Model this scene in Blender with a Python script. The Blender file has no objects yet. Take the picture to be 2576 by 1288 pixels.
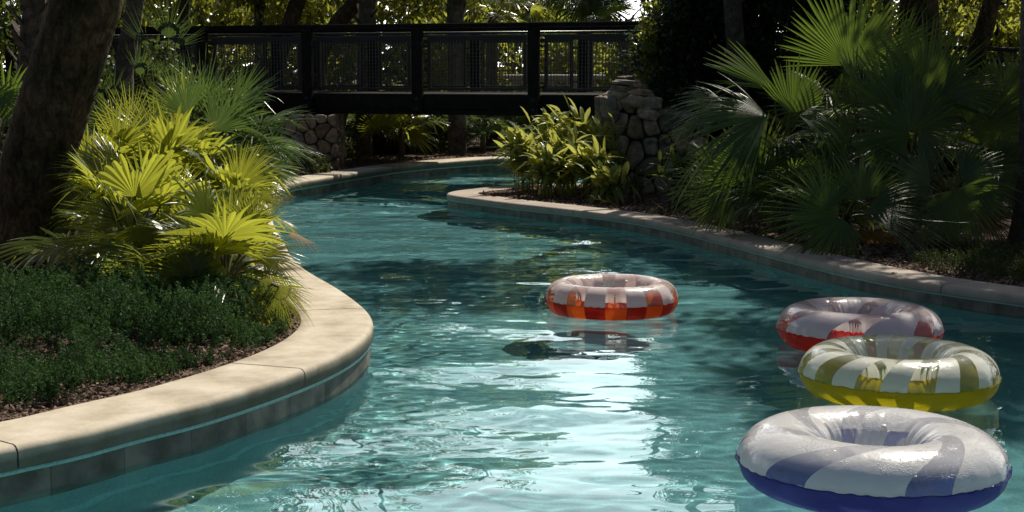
import bpy, math, random
import numpy as np
from mathutils import Vector, Matrix, geometry

S = bpy.context.scene
COL = S.collection
rng = np.random.default_rng(11)
random.seed(5)
R = math.radians
PI = math.pi
H = 1.85; F = 3800.0; CU, CV = 1288.0, 644.0; HV = 172.0
PITCH = math.atan((CV - HV) / F)

# ------------------------------------------------------------------ camera
cd = bpy.data.cameras.new('camera'); cam = bpy.data.objects.new('camera', cd); COL.objects.link(cam)
cam.location = (0, 0, H); cam.rotation_euler = (PI / 2 - PITCH, 0, 0)
cd.lens = 36 * F / 2576; cd.clip_end = 3000; S.camera = cam
MC = cam.rotation_euler.to_matrix()
def ray(u, v):
    return MC @ Vector(((u - CU) / F, -(v - CV) / F, -1))
def G(u, v, z=0.0):
    d = ray(u, v); t = (z - H) / d.z
    return Vector((d.x * t, d.y * t, z))
def P(u, v, y):
    d = ray(u, v); t = y / d.y
    return Vector((d.x * t, y, H + d.z * t))

# ------------------------------------------------------------------ tagging
def tag(o, label=None, cat=None, group=None, kind=None):
    if label: o['label'] = label
    if cat: o['category'] = cat
    if group: o['group'] = group
    if kind: o['kind'] = kind
    return o
def thing(name, label, cat, loc=(0, 0, 0), rz=0.0, group=None):
    o = bpy.data.objects.new(name, None); COL.objects.link(o)
    o.location = loc; o.rotation_euler = (0, 0, rz); o.empty_display_size = .1
    return tag(o, label, cat, group)
def mesh(name, V, Fc, mat, parent=None, smooth=False, world=True):
    """V in world coordinates when world=True (converted to the parent's frame)."""
    V = np.asarray(V, dtype=float).reshape(-1, 3)
    if parent is not None and world:
        c, s = math.cos(-parent.rotation_euler.z), math.sin(-parent.rotation_euler.z)
        V = V - np.array(parent.location)
        V = np.stack([V[:, 0] * c - V[:, 1] * s, V[:, 0] * s + V[:, 1] * c, V[:, 2]], -1)
    m = bpy.data.meshes.new(name)
    if isinstance(Fc, np.ndarray):
        n, k = Fc.shape
        m.vertices.add(len(V)); m.vertices.foreach_set('co', V.ravel())
        m.loops.add(n * k); m.loops.foreach_set('vertex_index', Fc.ravel().astype(np.int32))
        m.polygons.add(n); m.polygons.foreach_set('loop_start', np.arange(0, n * k, k, dtype=np.int32))
        m.polygons.foreach_set('loop_total', np.full(n, k, dtype=np.int32))
        m.update(calc_edges=True)
    else:
        m.from_pydata(V.tolist(), [], Fc)
    if smooth: m.polygons.foreach_set('use_smooth', [True] * len(m.polygons))
    m.materials.append(mat)
    o = bpy.data.objects.new(name, m); COL.objects.link(o)
    if parent is not None: o.parent = parent
    return o
class MB:
    def __init__(s): s.v = []; s.f = []
    def add(s, V, Fc):
        b = len(s.v); s.v += [tuple(p) for p in V]; s.f += [tuple(int(i) + b for i in f) for f in Fc]; return s
    def box(s, c, size, M=None, rz=0.0):
        hx, hy, hz = size[0] / 2, size[1] / 2, size[2] / 2
        pts = [Vector((x, y, z)) for x in (-hx, hx) for y in (-hy, hy) for z in (-hz, hz)]
        if M is None: M = Matrix.Rotation(rz, 3, 'Z')
        c = Vector(c)
        return s.add([c + M @ p for p in pts], [(0, 1, 3, 2), (4, 6, 7, 5), (0, 4, 5, 1), (2, 3, 7, 6), (0, 2, 6, 4), (1, 5, 7, 3)])
    def bevbox(s, c, size, b=.008, rz=0.0):
        hx, hy, hz = size[0] / 2, size[1] / 2, size[2] / 2
        M = Matrix.Rotation(rz, 3, 'Z'); c = Vector(c); pts = []
        for z, k in ((-hz, b), (-hz + b, 0), (hz - b, 0), (hz, b)):
            X, Y = hx - k, hy - k
            for (x, y) in ((-X + b, -Y), (X - b, -Y), (X, -Y + b), (X, Y - b), (X - b, Y), (-X + b, Y), (-X, Y - b), (-X, -Y + b)):
                pts.append(c + M @ Vector((x, y, z)))
        f = [tuple(range(7, -1, -1)), tuple(range(24, 32))]
        for r in range(3):
            for i in range(8): f.append((r * 8 + i, r * 8 + (i + 1) % 8, r * 8 + 8 + (i + 1) % 8, r * 8 + 8 + i))
        return s.add(pts, f)
    def tube(s, pts, rad, n=8, cap=True, jit=0.0):
        pts = [Vector(p) for p in pts]; k = len(pts)
        if not hasattr(rad, '__len__'): rad = [rad] * k
        V = []; ref = Vector((0.13, 0.2, 1))
        for i, p in enumerate(pts):
            t = (pts[min(i + 1, k - 1)] - pts[max(i - 1, 0)]).normalized()
            if abs(t.dot(ref.normalized())) > .95: ref = Vector((1, .1, .05))
            a = t.cross(ref).normalized(); b = t.cross(a)
            for j in range(n):
                an = 2 * PI * j / n
                rr = rad[i] * (1 + (random.uniform(-jit, jit) if jit else 0))
                V.append(p + a * math.cos(an) * rr + b * math.sin(an) * rr)
        f = []
        for i in range(k - 1):
            for j in range(n): f.append((i * n + j, i * n + (j + 1) % n, (i + 1) * n + (j + 1) % n, (i + 1) * n + j))
        if cap: f.append(tuple(range(n - 1, -1, -1))); f.append(tuple((k - 1) * n + j for j in range(n)))
        return s.add(V, f)
    def build(s, name, mat, parent=None, smooth=False, world=True):
        return mesh(name, s.v, s.f, mat, parent, smooth, world)

# ------------------------------------------------------------------ materials
def nm(name):
    m = bpy.data.materials.new(name); m.use_nodes = True; nt = m.node_tree; nt.nodes.clear()
    out = nt.nodes.new('ShaderNodeOutputMaterial')
    def N(t, **k):
        n = nt.nodes.new(t)
        for a, b in k.items():
            if a.startswith('i_'):
                key = a[2:].replace('_', ' ')
                n.inputs[int(key) if key.isdigit() else key].default_value = b
            else: setattr(n, a, b)
        return n
    def L(a, b): nt.links.new(a, b)
    return m, N, L, out
def c4(c): return (c[0], c[1], c[2], 1)
def ramp(N, stops, interp='LINEAR'):
    r = N('ShaderNodeValToRGB'); r.color_ramp.interpolation = interp
    e = r.color_ramp.elements
    while len(e) < len(stops): e.new(.5)
    for i, (p, c) in enumerate(stops):
        e[i].position = p; e[i].color = c4(c) if hasattr(c, '__len__') else (c, c, c, 1)
    return r
def stone_like(name, cols, scale=6, rough=.8, bump=.3, fine=60, face_shade=None, rand=0.0, spec=.3, dist=.01, fc=(.55, 1.25)):
    m, N, L, out = nm(name)
    p = N('ShaderNodeBsdfPrincipled', i_Roughness=rough); p.inputs['Specular IOR Level'].default_value = spec
    tc = N('ShaderNodeNewGeometry')
    n1 = N('ShaderNodeTexNoise', i_Scale=scale, i_Detail=8.0, i_Roughness=.6); n2 = N('ShaderNodeTexNoise', i_Scale=fine, i_Detail=4.0)
    L(tc.outputs['Position'], n1.inputs['Vector']); L(tc.outputs['Position'], n2.inputs['Vector'])
    k = len(cols); r = ramp(N, [(.3 + .4 * i / (k - 1), c) for i, c in enumerate(cols)])
    L(n1.outputs['Fac'], r.inputs[0]); col = r.outputs[0]
    mx = N('ShaderNodeMix', data_type='RGBA', blend_type='MULTIPLY'); mx.inputs[0].default_value = .5
    r2 = ramp(N, [(.3, fc[0]), (.7, fc[1])]); L(n2.outputs['Fac'], r2.inputs[0])
    L(col, mx.inputs[6]); L(r2.outputs[0], mx.inputs[7]); col = mx.outputs[2]
    if rand:
        oi = N('ShaderNodeObjectInfo'); hs = N('ShaderNodeHueSaturation')
        mr = N('ShaderNodeMapRange', i_3=1 - rand, i_4=1 + rand); L(oi.outputs['Random'], mr.inputs[0]); L(mr.outputs[0], hs.inputs['Value'])
        L(col, hs.inputs['Color']); col = hs.outputs[0]
        ms = N('ShaderNodeMix', data_type='RGBA', blend_type='MULTIPLY')
        rr = ramp(N, [(0, (1, .72, .6)), (.3, (1, .95, .85)), (.6, (.9, 1, 1.05)), (1, (1.05, .85, .6))])
        wn = N('ShaderNodeMath', operation='MULTIPLY', i_1=7.31); fr = N('ShaderNodeMath', operation='FRACT')
        L(oi.outputs['Random'], wn.inputs[0]); L(wn.outputs[0], fr.inputs[0]); L(fr.outputs[0], rr.inputs[0])
        ms.inputs[0].default_value = .8; L(col, ms.inputs[6]); L(rr.outputs[0], ms.inputs[7]); col = ms.outputs[2]
    L(col, p.inputs['Base Color'])
    ad = N('ShaderNodeMath', operation='ADD'); L(n1.outputs['Fac'], ad.inputs[0]); L(n2.outputs['Fac'], ad.inputs[1])
    b = N('ShaderNodeBump', i_Strength=bump, i_Distance=dist); L(ad.outputs[0], b.inputs['Height']); L(b.outputs[0], p.inputs['Normal'])
    L(p.outputs[0], out.inputs[0]); return m
def face_shade(m, z0, z1, k):  # darkens the colour toward the bottom to paint in shade
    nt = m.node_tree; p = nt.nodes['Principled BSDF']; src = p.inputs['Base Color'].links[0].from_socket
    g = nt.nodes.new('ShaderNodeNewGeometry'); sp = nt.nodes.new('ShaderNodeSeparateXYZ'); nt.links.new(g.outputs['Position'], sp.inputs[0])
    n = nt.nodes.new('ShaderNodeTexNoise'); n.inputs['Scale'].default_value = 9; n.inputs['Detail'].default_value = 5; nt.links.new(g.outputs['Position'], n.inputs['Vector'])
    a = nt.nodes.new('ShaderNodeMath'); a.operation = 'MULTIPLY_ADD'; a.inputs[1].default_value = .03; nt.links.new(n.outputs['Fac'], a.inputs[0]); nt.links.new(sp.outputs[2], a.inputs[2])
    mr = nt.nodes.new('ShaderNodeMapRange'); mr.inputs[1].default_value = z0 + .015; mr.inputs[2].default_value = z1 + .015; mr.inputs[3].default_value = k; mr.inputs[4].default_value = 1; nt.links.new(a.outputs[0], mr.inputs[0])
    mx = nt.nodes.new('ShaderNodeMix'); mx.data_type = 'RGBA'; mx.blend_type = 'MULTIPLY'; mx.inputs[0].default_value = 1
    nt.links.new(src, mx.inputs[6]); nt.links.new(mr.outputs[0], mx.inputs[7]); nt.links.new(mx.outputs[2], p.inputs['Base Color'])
def leaf_mat(name, c1, c2, tr, rough=.35, tf=.45, spec=.5, vein=0.0, tip=None):
    """c1,c2 base colour range, tr translucent colour"""
    m, N, L, out = nm(name)
    g = N('ShaderNodeNewGeometry'); oi = N('ShaderNodeObjectInfo')
    n1 = N('ShaderNodeTexNoise', i_Scale=2.6, i_Detail=3.0); L(g.outputs['Position'], n1.inputs['Vector'])
    a = N('ShaderNodeMath', operation='ADD'); L(g.outputs['Random Per Island'], a.inputs[0]); L(oi.outputs['Random'], a.inputs[1])
    a2 = N('ShaderNodeMath', operation='MULTIPLY_ADD', i_1=.36); L(a.outputs[0], a2.inputs[0])
    nn = N('ShaderNodeMath', operation='MULTIPLY', i_1=.5); L(n1.outputs['Fac'], nn.inputs[0]); L(nn.outputs[0], a2.inputs[2])
    r = ramp(N, [(.15, c1), (.85, c2)]); L(a2.outputs[0], r.inputs[0])
    rt = ramp(N, [(.15, tuple(x * .35 for x in tr)), (.9, tr)]); L(a2.outputs[0], rt.inputs[0])
    p = N('ShaderNodeBsdfPrincipled', i_Roughness=rough); p.inputs['Specular IOR Level'].default_value = spec
    L(r.outputs[0], p.inputs['Base Color'])
    t = N('ShaderNodeBsdfTranslucent'); L(rt.outputs[0], t.inputs[0])
    mx = N('ShaderNodeMixShader', i_Fac=tf); L(p.outputs[0], mx.inputs[1]); L(t.outputs[0], mx.inputs[2]); L(mx.outputs[0], out.inputs[0])
    return m
def paint(name, c, rough=.45, metal=0.0, bump=.0, scale=30):
    m, N, L, out = nm(name)
    p = N('ShaderNodeBsdfPrincipled', i_Roughness=rough, i_Metallic=metal)
    tc = N('ShaderNodeNewGeometry'); n1 = N('ShaderNodeTexNoise', i_Scale=scale, i_Detail=6.0); L(tc.outputs['Position'], n1.inputs['Vector'])
    r = ramp(N, [(.3, tuple(x * .6 for x in c)), (.7, tuple(x * 1.3 for x in c))]); L(n1.outputs['Fac'], r.inputs[0]); L(r.outputs[0], p.inputs['Base Color'])
    b = N('ShaderNodeBump', i_Strength=.15 + bump, i_Distance=.004); L(n1.outputs['Fac'], b.inputs['Height']); L(b.outputs[0], p.inputs['Normal'])
    L(p.outputs[0], out.inputs[0]); return m

M = {}
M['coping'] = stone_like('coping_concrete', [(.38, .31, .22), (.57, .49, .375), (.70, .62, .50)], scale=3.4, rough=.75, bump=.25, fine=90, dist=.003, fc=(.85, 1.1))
M['coping_shade'] = stone_like('coping_shaded', [(.30, .24, .19), (.40, .33, .27), (.48, .41, .34)], scale=2.5, rough=.7, bump=.25, fine=90, dist=.003, fc=(.85, 1.1))  # darker copy of the concrete, right-bank shade put into its colour
face_shade(M['coping'], .165, .215, .34)  # shade of the left coping's front face, painted into its colour
M['joint'] = stone_like('joint_dark', [(.03, .025, .02), (.05, .045, .04)], rough=.9)
M['tileline'] = stone_like('aqua_tile_line', [(.34, .58, .53), (.42, .66, .61)], scale=5, rough=.3, bump=.05)
M['tileband'] = None
M['plaster'] = stone_like('pool_plaster', [(.18, .335, .345), (.26, .44, .44)], scale=3, rough=.6, bump=.1)
M['mulch_ground'] = stone_like('mulch_ground', [(.035, .02, .013), (.08, .05, .033), (.16, .10, .07)], scale=18, rough=.95, bump=.9, fine=120, dist=.02)
M['chip'] = stone_like('mulch_chip', [(.09, .05, .035), (.22, .14, .10), (.35, .25, .19)], scale=14, rough=.9, bump=.3)
M['pillar_stone'] = stone_like('field_stone_dark', [(.11, .095, .08), (.27, .225, .175), (.44, .36, .27)], scale=9, rough=.75, bump=.7, fine=50, rand=.5, dist=.02)
M['pier_stone'] = stone_like('field_stone_warm', [(.20, .145, .105), (.38, .28, .205), (.52, .40, .30)], scale=9, rough=.8, bump=.6, fine=50, rand=.35, dist=.015)
M['mortar'] = stone_like('mortar_dark', [(.03, .028, .025), (.06, .055, .05)], rough=.95, bump=.4)
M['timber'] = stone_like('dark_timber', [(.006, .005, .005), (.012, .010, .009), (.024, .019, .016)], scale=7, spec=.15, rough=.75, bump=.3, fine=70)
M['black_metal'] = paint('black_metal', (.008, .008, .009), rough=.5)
M['wire'] = paint('steel_wire', (.10, .10, .09), rough=.4, metal=.6)
M['pipe'] = paint('grey_pipe', (.05, .05, .055), rough=.3)
def bark(name, cols, sc):
    m, N, L, out = nm(name); p = N('ShaderNodeBsdfPrincipled', i_Roughness=.95); p.inputs['Specular IOR Level'].default_value = .15
    g = N('ShaderNodeNewGeometry'); mp = N('ShaderNodeMapping'); mp.inputs['Scale'].default_value = (1, 1, .5); L(g.outputs['Position'], mp.inputs[0])
    n1 = N('ShaderNodeTexNoise', i_Scale=sc, i_Detail=9.0, i_Roughness=.7, i_Distortion=.6); v = N('ShaderNodeTexVoronoi', i_Scale=sc * 1.6, feature='DISTANCE_TO_EDGE'); n3 = N('ShaderNodeTexNoise', i_Scale=2.2, i_Detail=5.0)
    L(mp.outputs[0], n1.inputs['Vector']); L(mp.outputs[0], v.inputs['Vector']); L(g.outputs['Position'], n3.inputs['Vector'])
    r = ramp(N, [(.3, cols[0]), (.5, cols[1]), (.72, cols[2])]); L(n1.outputs['Fac'], r.inputs[0])
    cr_ = ramp(N, [(0, .25), (.10, 1.0)]); L(v.outputs['Distance'], cr_.inputs[0])
    a = N('ShaderNodeMix', data_type='RGBA', blend_type='MULTIPLY'); a.inputs[0].default_value = .3; L(r.outputs[0], a.inputs[6]); L(cr_.outputs[0], a.inputs[7])
    mo = ramp(N, [(.4, (.55, .6, .45)), (.6, (1.35, 1.2, 1.0))]); L(n3.outputs['Fac'], mo.inputs[0])
    b_ = N('ShaderNodeMix', data_type='RGBA', blend_type='MULTIPLY'); b_.inputs[0].default_value = 1; L(a.outputs[2], b_.inputs[6]); L(mo.outputs[0], b_.inputs[7]); L(b_.outputs[2], p.inputs['Base Color'])
    ad = N('ShaderNodeMath', operation='MULTIPLY_ADD', i_1=.25); L(cr_.outputs[0], ad.inputs[0]); L(n1.outputs['Fac'], ad.inputs[2])
    bp = N('ShaderNodeBump', i_Strength=1.0, i_Distance=.05); L(ad.outputs[0], bp.inputs['Height']); L(bp.outputs[0], p.inputs['Normal']); L(p.outputs[0], out.inputs[0]); return m
M['bark'] = bark('oak_bark', [(.02, .016, .011), (.085, .066, .042), (.21, .17, .115)], 13)
M['bark2'] = stone_like('grey_bark', [(.035, .03, .026), (.08, .07, .06), (.15, .13, .11)], scale=8, rough=.95, bump=1.0, fine=40, dist=.03)
M['boot'] = stone_like('palm_boot', [(.05, .04, .03), (.11, .09, .07), (.2, .17, .13)], scale=10, rough=.9, bump=.6)
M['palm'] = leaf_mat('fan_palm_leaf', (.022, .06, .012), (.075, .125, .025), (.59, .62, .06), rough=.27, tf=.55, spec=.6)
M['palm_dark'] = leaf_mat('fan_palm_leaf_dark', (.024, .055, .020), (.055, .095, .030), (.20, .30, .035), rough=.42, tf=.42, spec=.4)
M['palmetto'] = leaf_mat('palmetto_leaf', (.032, .065, .026), (.065, .11, .04), (.17, .26, .05), rough=.32, tf=.42, spec=.5)
M['stalk'] = leaf_mat('palm_stalk', (.07, .09, .02), (.13, .12, .03), (.2, .2, .03), rough=.5, tf=.15)
M['dead'] = leaf_mat('dry_frond', (.16, .10, .035), (.28, .18, .07), (.4, .24, .06), rough=.7, tf=.35)
M['ginger'] = leaf_mat('ginger_leaf', (.10, .17, .04), (.24, .29, .08), (.70, .70, .14), rough=.35, tf=.52, spec=.5)
M['cover'] = leaf_mat('ground_cover_leaf', (.016, .048, .018), (.065, .14, .045), (.08, .17, .04), rough=.65, tf=.3, spec=.15)
M['cover2'] = leaf_mat('right_cover_leaf', (.02, .04, .012), (.06, .085, .02), (.1, .14, .03), rough=.6, tf=.3, spec=.2)
M['hedge'] = leaf_mat('hedge_leaf', (.012, .028, .012), (.03, .06, .02), (.09, .16, .03), rough=.33, tf=.35, spec=.5)
M['bg_leaf'] = leaf_mat('background_leaf', (.04, .07, .015), (.10, .13, .025), (.45, .48, .06), rough=.4, tf=.55, spec=.4)
M['bg_dark'] = leaf_mat('background_leaf_dark', (.02, .04, .014), (.05, .075, .02), (.16, .22, .035), rough=.4, tf=.45, spec=.4)
M['far_leaf'] = leaf_mat('far_leaf', (.05, .085, .02), (.11, .14, .03), (.60, .62, .11), rough=.4, tf=.6, spec=.4)
M['white_wall'] = stone_like('pale_render', [(.55, .53, .48), (.7, .68, .62)], scale=3, rough=.8, bump=.1)

def tile_band():
    m, N, L, out = nm('stone_tile_band')
    p = N('ShaderNodeBsdfPrincipled', i_Roughness=.55)
    uv = N('ShaderNodeUVMap'); br = N('ShaderNodeTexBrick', i_Scale=1.0)
    br.offset = 0; br.inputs['Brick Width'].default_value = .42; br.inputs['Row Height'].default_value = .5; br.inputs['Mortar Size'].default_value = .0035
    br.inputs['Color1'].default_value = (.12, .105, .085, 1); br.inputs['Color2'].default_value = (.20, .17, .135, 1); br.inputs['Mortar'].default_value = (.075, .065, .055, 1)
    L(uv.outputs[0], br.inputs['Vector'])
    g = N('ShaderNodeNewGeometry'); n = N('ShaderNodeTexNoise', i_Scale=7.0, i_Detail=8.0); L(g.outputs['Position'], n.inputs['Vector'])
    r = ramp(N, [(.35, .35), (.65, 1.45)]); L(n.outputs['Fac'], r.inputs[0])
    mx = N('ShaderNodeMix', data_type='RGBA', blend_type='MULTIPLY'); mx.inputs[0].default_value = .8
    L(br.outputs[0], mx.inputs[6]); L(r.outputs[0], mx.inputs[7]); L(mx.outputs[2], p.inputs['Base Color'])
    b = N('ShaderNodeBump', i_Strength=.3, i_Distance=.004); L(n.outputs['Fac'], b.inputs['Height']); L(b.outputs[0], p.inputs['Normal'])
    L(p.outputs[0], out.inputs[0]); return m
M['tileband'] = tile_band()

# ------------------------------------------------------------------ world + sun
SUN = Vector((.30, .58, .76)).normalized()
w = bpy.data.worlds.new("World"); S.world = w; w.use_nodes = True
nt = w.node_tree; bg = nt.nodes['Background']; wout = nt.nodes['World Output']
sky = nt.nodes.new('ShaderNodeTexSky'); sky.sky_type = 'NISHITA'; sky.sun_disc = False
sky.sun_elevation = math.asin(SUN.z); sky.sun_rotation = math.atan2(SUN.x, SUN.y)
sky.dust_density = 1.5
nt.links.new(sky.outputs[0], bg.inputs[0]); bg.inputs[1].default_value = .05
# thin bright cloud bank low in the sky
tcw = nt.nodes.new('ShaderNodeTexCoord'); mp = nt.nodes.new('ShaderNodeMapping'); mp.inputs['Scale'].default_value = (1.2, 1.2, 4)
nz = nt.nodes.new('ShaderNodeTexNoise'); nz.inputs['Scale'].default_value = 2.2; nz.inputs['Detail'].default_value = 7
cr = nt.nodes.new('ShaderNodeValToRGB'); cr.color_ramp.elements[0].position = .2; cr.color_ramp.elements[1].position = .48
nt.links.new(tcw.outputs['Generated'], mp.inputs[0]); nt.links.new(mp.outputs[0], nz.inputs['Vector']); nt.links.new(nz.outputs['Fac'], cr.inputs[0])
sx = nt.nodes.new('ShaderNodeSeparateXYZ'); nt.links.new(tcw.outputs['Generated'], sx.inputs[0])
el = nt.nodes.new('ShaderNodeMapRange'); el.inputs[1].default_value = .30; el.inputs[2].default_value = .50; el.inputs[3].default_value = 1; el.inputs[4].default_value = 0
nt.links.new(sx.outputs[2], el.inputs[0])
fy = nt.nodes.new('ShaderNodeMapRange'); fy.inputs[1].default_value = .3; fy.inputs[2].default_value = .8; fy.inputs[3].default_value = 0; fy.inputs[4].default_value = 1
nt.links.new(sx.outputs[1], fy.inputs[0])
m1 = nt.nodes.new('ShaderNodeMath'); m1.operation = 'MULTIPLY'; nt.links.new(cr.outputs[0], m1.inputs[0]); nt.links.new(el.outputs[0], m1.inputs[1])
m2 = nt.nodes.new('ShaderNodeMath'); m2.operation = 'MULTIPLY'; nt.links.new(m1.outputs[0], m2.inputs[0]); nt.links.new(fy.outputs[0], m2.inputs[1])
bg2 = nt.nodes.new('ShaderNodeBackground'); bg2.inputs[0].default_value = (1, .985, .97, 1); bg2.inputs[1].default_value = 3.5
mxw = nt.nodes.new('ShaderNodeMixShader'); nt.links.new(m2.outputs[0], mxw.inputs[0]); nt.links.new(bg.outputs[0], mxw.inputs[1]); nt.links.new(bg2.outputs[0], mxw.inputs[2])
nt.links.new(mxw.outputs[0], wout.inputs[0])

ld = bpy.data.lights.new('sun', 'SUN'); lo = bpy.data.objects.new('sun', ld); COL.objects.link(lo)
ld.energy = 5.0; ld.angle = R(.5); ld.color = (1, .93, .80); lo.rotation_euler = SUN.to_track_quat('Z', 'Y').to_euler(); lo.location = (10, 20, 30)
ld.cycles.is_caustics_light = True

# ------------------------------------------------------------------ curves of the banks
def spline(pts, step=.06):
    pts = [np.array(p[:2], float) for p in pts]; out = []
    for i in range(len(pts) - 1):
        p0 = pts[max(i - 1, 0)]; p1 = pts[i]; p2 = pts[i + 1]; p3 = pts[min(i + 2, len(pts) - 1)]
        n = max(2, int(np.linalg.norm(p2 - p1) / step))
        if n > 60: n = 60
        for k in range(n):
            t = k / n
            out.append(.5 * ((2 * p1) + (-p0 + p2) * t + (2 * p0 - 5 * p1 + 4 * p2 - p3) * t * t + (-p0 + 3 * p1 - 3 * p2 + p3) * t ** 3))
    out.append(pts[-1]); out = np.array(out)
    for _ in range(6):
        out[1:-1] = .25 * out[:-2] + .5 * out[1:-1] + .25 * out[2:]
    return out
HA, HB = .23, .16
pa = [(-14, -4), (-6.2, 2.3)] + [G(u, v, HA) for u, v in [(-160, 1160), (0, 1129), (100, 1109), (200, 1089), (350, 1049), (500, 1014), (650, 969), (750, 934), (825, 904), (890, 869), (925, 839), (940, 812), (930, 785), (900, 757), (850, 722), (800, 694), (760, 668), (732, 638), (712, 600), (690, 562), (682, 520), (692, 482), (730, 461), (829, 444), (909, 431), (1029, 414), (1190, 401), (1288, 397)]] + [(3, 28.2), (8, 29.2), (20, 31), (60, 34)]
pb = [(60, 27), (20, 26), (8, 24.8), (4, 23.7), (1.6, 22.7)] + [G(u, v, HB) for u, v in [(1280, 466), (1190, 474), (1140, 480), (1122, 486.5), (1150, 493), (1198, 499), (1273, 509), (1441, 527), (1590, 546), (1700, 568), (1800, 592), (1900, 618), (2003, 644), (2150, 678), (2300, 706), (2450, 728), (2576, 745), (2800, 778)]] + [(7, 6), (12, -4)]
CA, CB = spline(pa), spline(pb)
def offset(C, d):
    t = np.gradient(C, axis=0); t /= np.linalg.norm(t, axis=1)[:, None]
    n = np.stack([-t[:, 1], t[:, 0]], -1)
    return C + n * d
# for both curves land lies to the LEFT of travel direction? A: travelling away from camera, land on the left (+n). B: travelling from far right to the tip then back to the near right: land on the left too.
def sweep(C, prof, name, mat, parent, sign=1, smooth=True, uv=False):
    k = len(prof); V = []
    rings = [offset(C, sign * s) for s, z in prof]
    for i in range(len(C)):
        for j, (s, z) in enumerate(prof): V.append((rings[j][i][0], rings[j][i][1], z))
    i = np.arange(len(C) - 1)[:, None] * k + np.arange(k - 1)[None]
    Fc = np.stack([i, i + k, i + k + 1, i + 1], -1).reshape(-1, 4)
    o = mesh(name, V, Fc, mat, parent, smooth)
    if uv:
        L = np.concatenate([[0], np.cumsum(np.linalg.norm(np.diff(C, axis=0), axis=1))])
        ul = o.data.uv_layers.new(name='UVMap'); vi = np.array([l.vertex_index for l in o.data.loops])
        ii, jj = vi // k, vi % k
        co = np.stack([L[ii], np.array([p[1] for p in prof])[jj] + .26], -1)
        ul.data.foreach_set('uv', co.ravel())
    return o
def bank(C, h, W, label, face, stripe, mat, joints, sgn=1):
    t = thing('pool_edge', label, 'pool edge', (float(C[len(C) // 2][0]), float(C[len(C) // 2][1]), 0))
    r = .035
    prof = [(W, h - .10), (W, h - .012), (W - .012, h)] + [(W * f, h) for f in (.8, .6, .4, .2)] + [(r, h)]
    for a in (15, 30, 45, 60, 75, 90):
        prof.append((r - r * math.sin(R(a)), h - r + r * math.cos(R(a))))
    prof += [(0, h - face + .01), (.008, h - face), (.03, h - face)]
    sweep(C, prof, 'coping', mat, t)
    sweep(C, [(.03, h - face), (.012, h - face), (.012, h - face - stripe), (.03, h - face - stripe)], 'tile_line', M['tileline'], t, smooth=False)
    sweep(C, [(.022, h - face - stripe), (.022, -.13)], 'tile_band', M['tileband'], t, smooth=False, uv=True)
    sweep(C, [(.024, -.13), (.024, -1.0)], 'pool_wall', M['plaster'], t, smooth=True).cycles.is_caustics_receiver = True
    # dark joints between the cast sections
    L = np.concatenate([[0], np.cumsum(np.linalg.norm(np.diff(C, axis=0), axis=1))])
    for (px, py) in joints:
        i = int(np.argmin(np.linalg.norm(C - np.array([px, py]), axis=1)))
        tn = C[min(i + 1, len(C) - 1)] - C[i - 1]; tn /= np.linalg.norm(tn); nn = np.array([-tn[1], tn[0]])
        b = MB(); wd = .0035; pr = [(W, h + .0012)] + [(s, z + .0012) for s, z in prof[7:9]]
        pts = [(W - .01, h), (r, h)] + [(r - r * math.sin(R(a)), h - r + r * math.cos(R(a))) for a in (30, 60, 90)] + [(0, h - face + .01)]
        V = []
        for (s, z) in pts:
            # push outwards 1.5 mm
            oz = .0015 if s > r * .4 else 0; os = -.0015 if s < r * .9 else 0
            for e in (-wd, wd):
                q = C[i] + nn * (s + os) + tn * e; V.append((q[0], q[1], z + oz))
        b.add(V, [(2 * k, 2 * k + 1, 2 * k + 3, 2 * k + 2) for k in range(len(pts) - 1)])
        b.build('joint', M['joint'], t)
    return t
jA = [G(42, 1120, HA)[:2], G(770, 925, HA)[:2], G(915, 775, HA)[:2], G(732, 638, HA)[:2], G(909, 431, HA)[:2]]
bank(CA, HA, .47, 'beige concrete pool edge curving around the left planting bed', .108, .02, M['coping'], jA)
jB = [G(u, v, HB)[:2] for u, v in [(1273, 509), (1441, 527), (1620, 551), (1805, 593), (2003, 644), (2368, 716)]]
bank(CB, HB, .42, 'shade-toned grey-brown concrete pool edge with narrow tip along the right bank', .075, .011, M['coping_shade'], jB)

def land(name, C, W, h, far):
    inner = offset(C, W - .02)
    # drop points that fold over themselves
    poly = [Vector((p[0], p[1], 0)) for p in inner[::4]] + [Vector((x, y, 0)) for x, y in far]
    tris = geometry.tessellate_polygon([poly])
    o = mesh(name, [(p.x, p.y, h) for p in poly], [tuple(t) for t in tris], M['mulch_ground'])
    # face up
    for p in o.data.polygons:
        if p.normal.z < 0: p.flip()
    return tag(o, kind='structure')
land('ground', CA, .47, HA - .03, [(900, 60), (900, 900), (-900, 900), (-900, -10), (-20, -6)])
land('planting_bed', CB, .42, HB - .03, [(14, -6), (400, -6), (400, 27.4), (60, 27.4)])
fl = mesh('pool_floor', [(-16, -8, -1), (60, -8, -1), (60, 36, -1), (-16, 36, -1)], [(0, 1, 2, 3)], M['plaster'])
tag(fl, kind='structure'); fl.cycles.is_caustics_receiver = True

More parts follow.
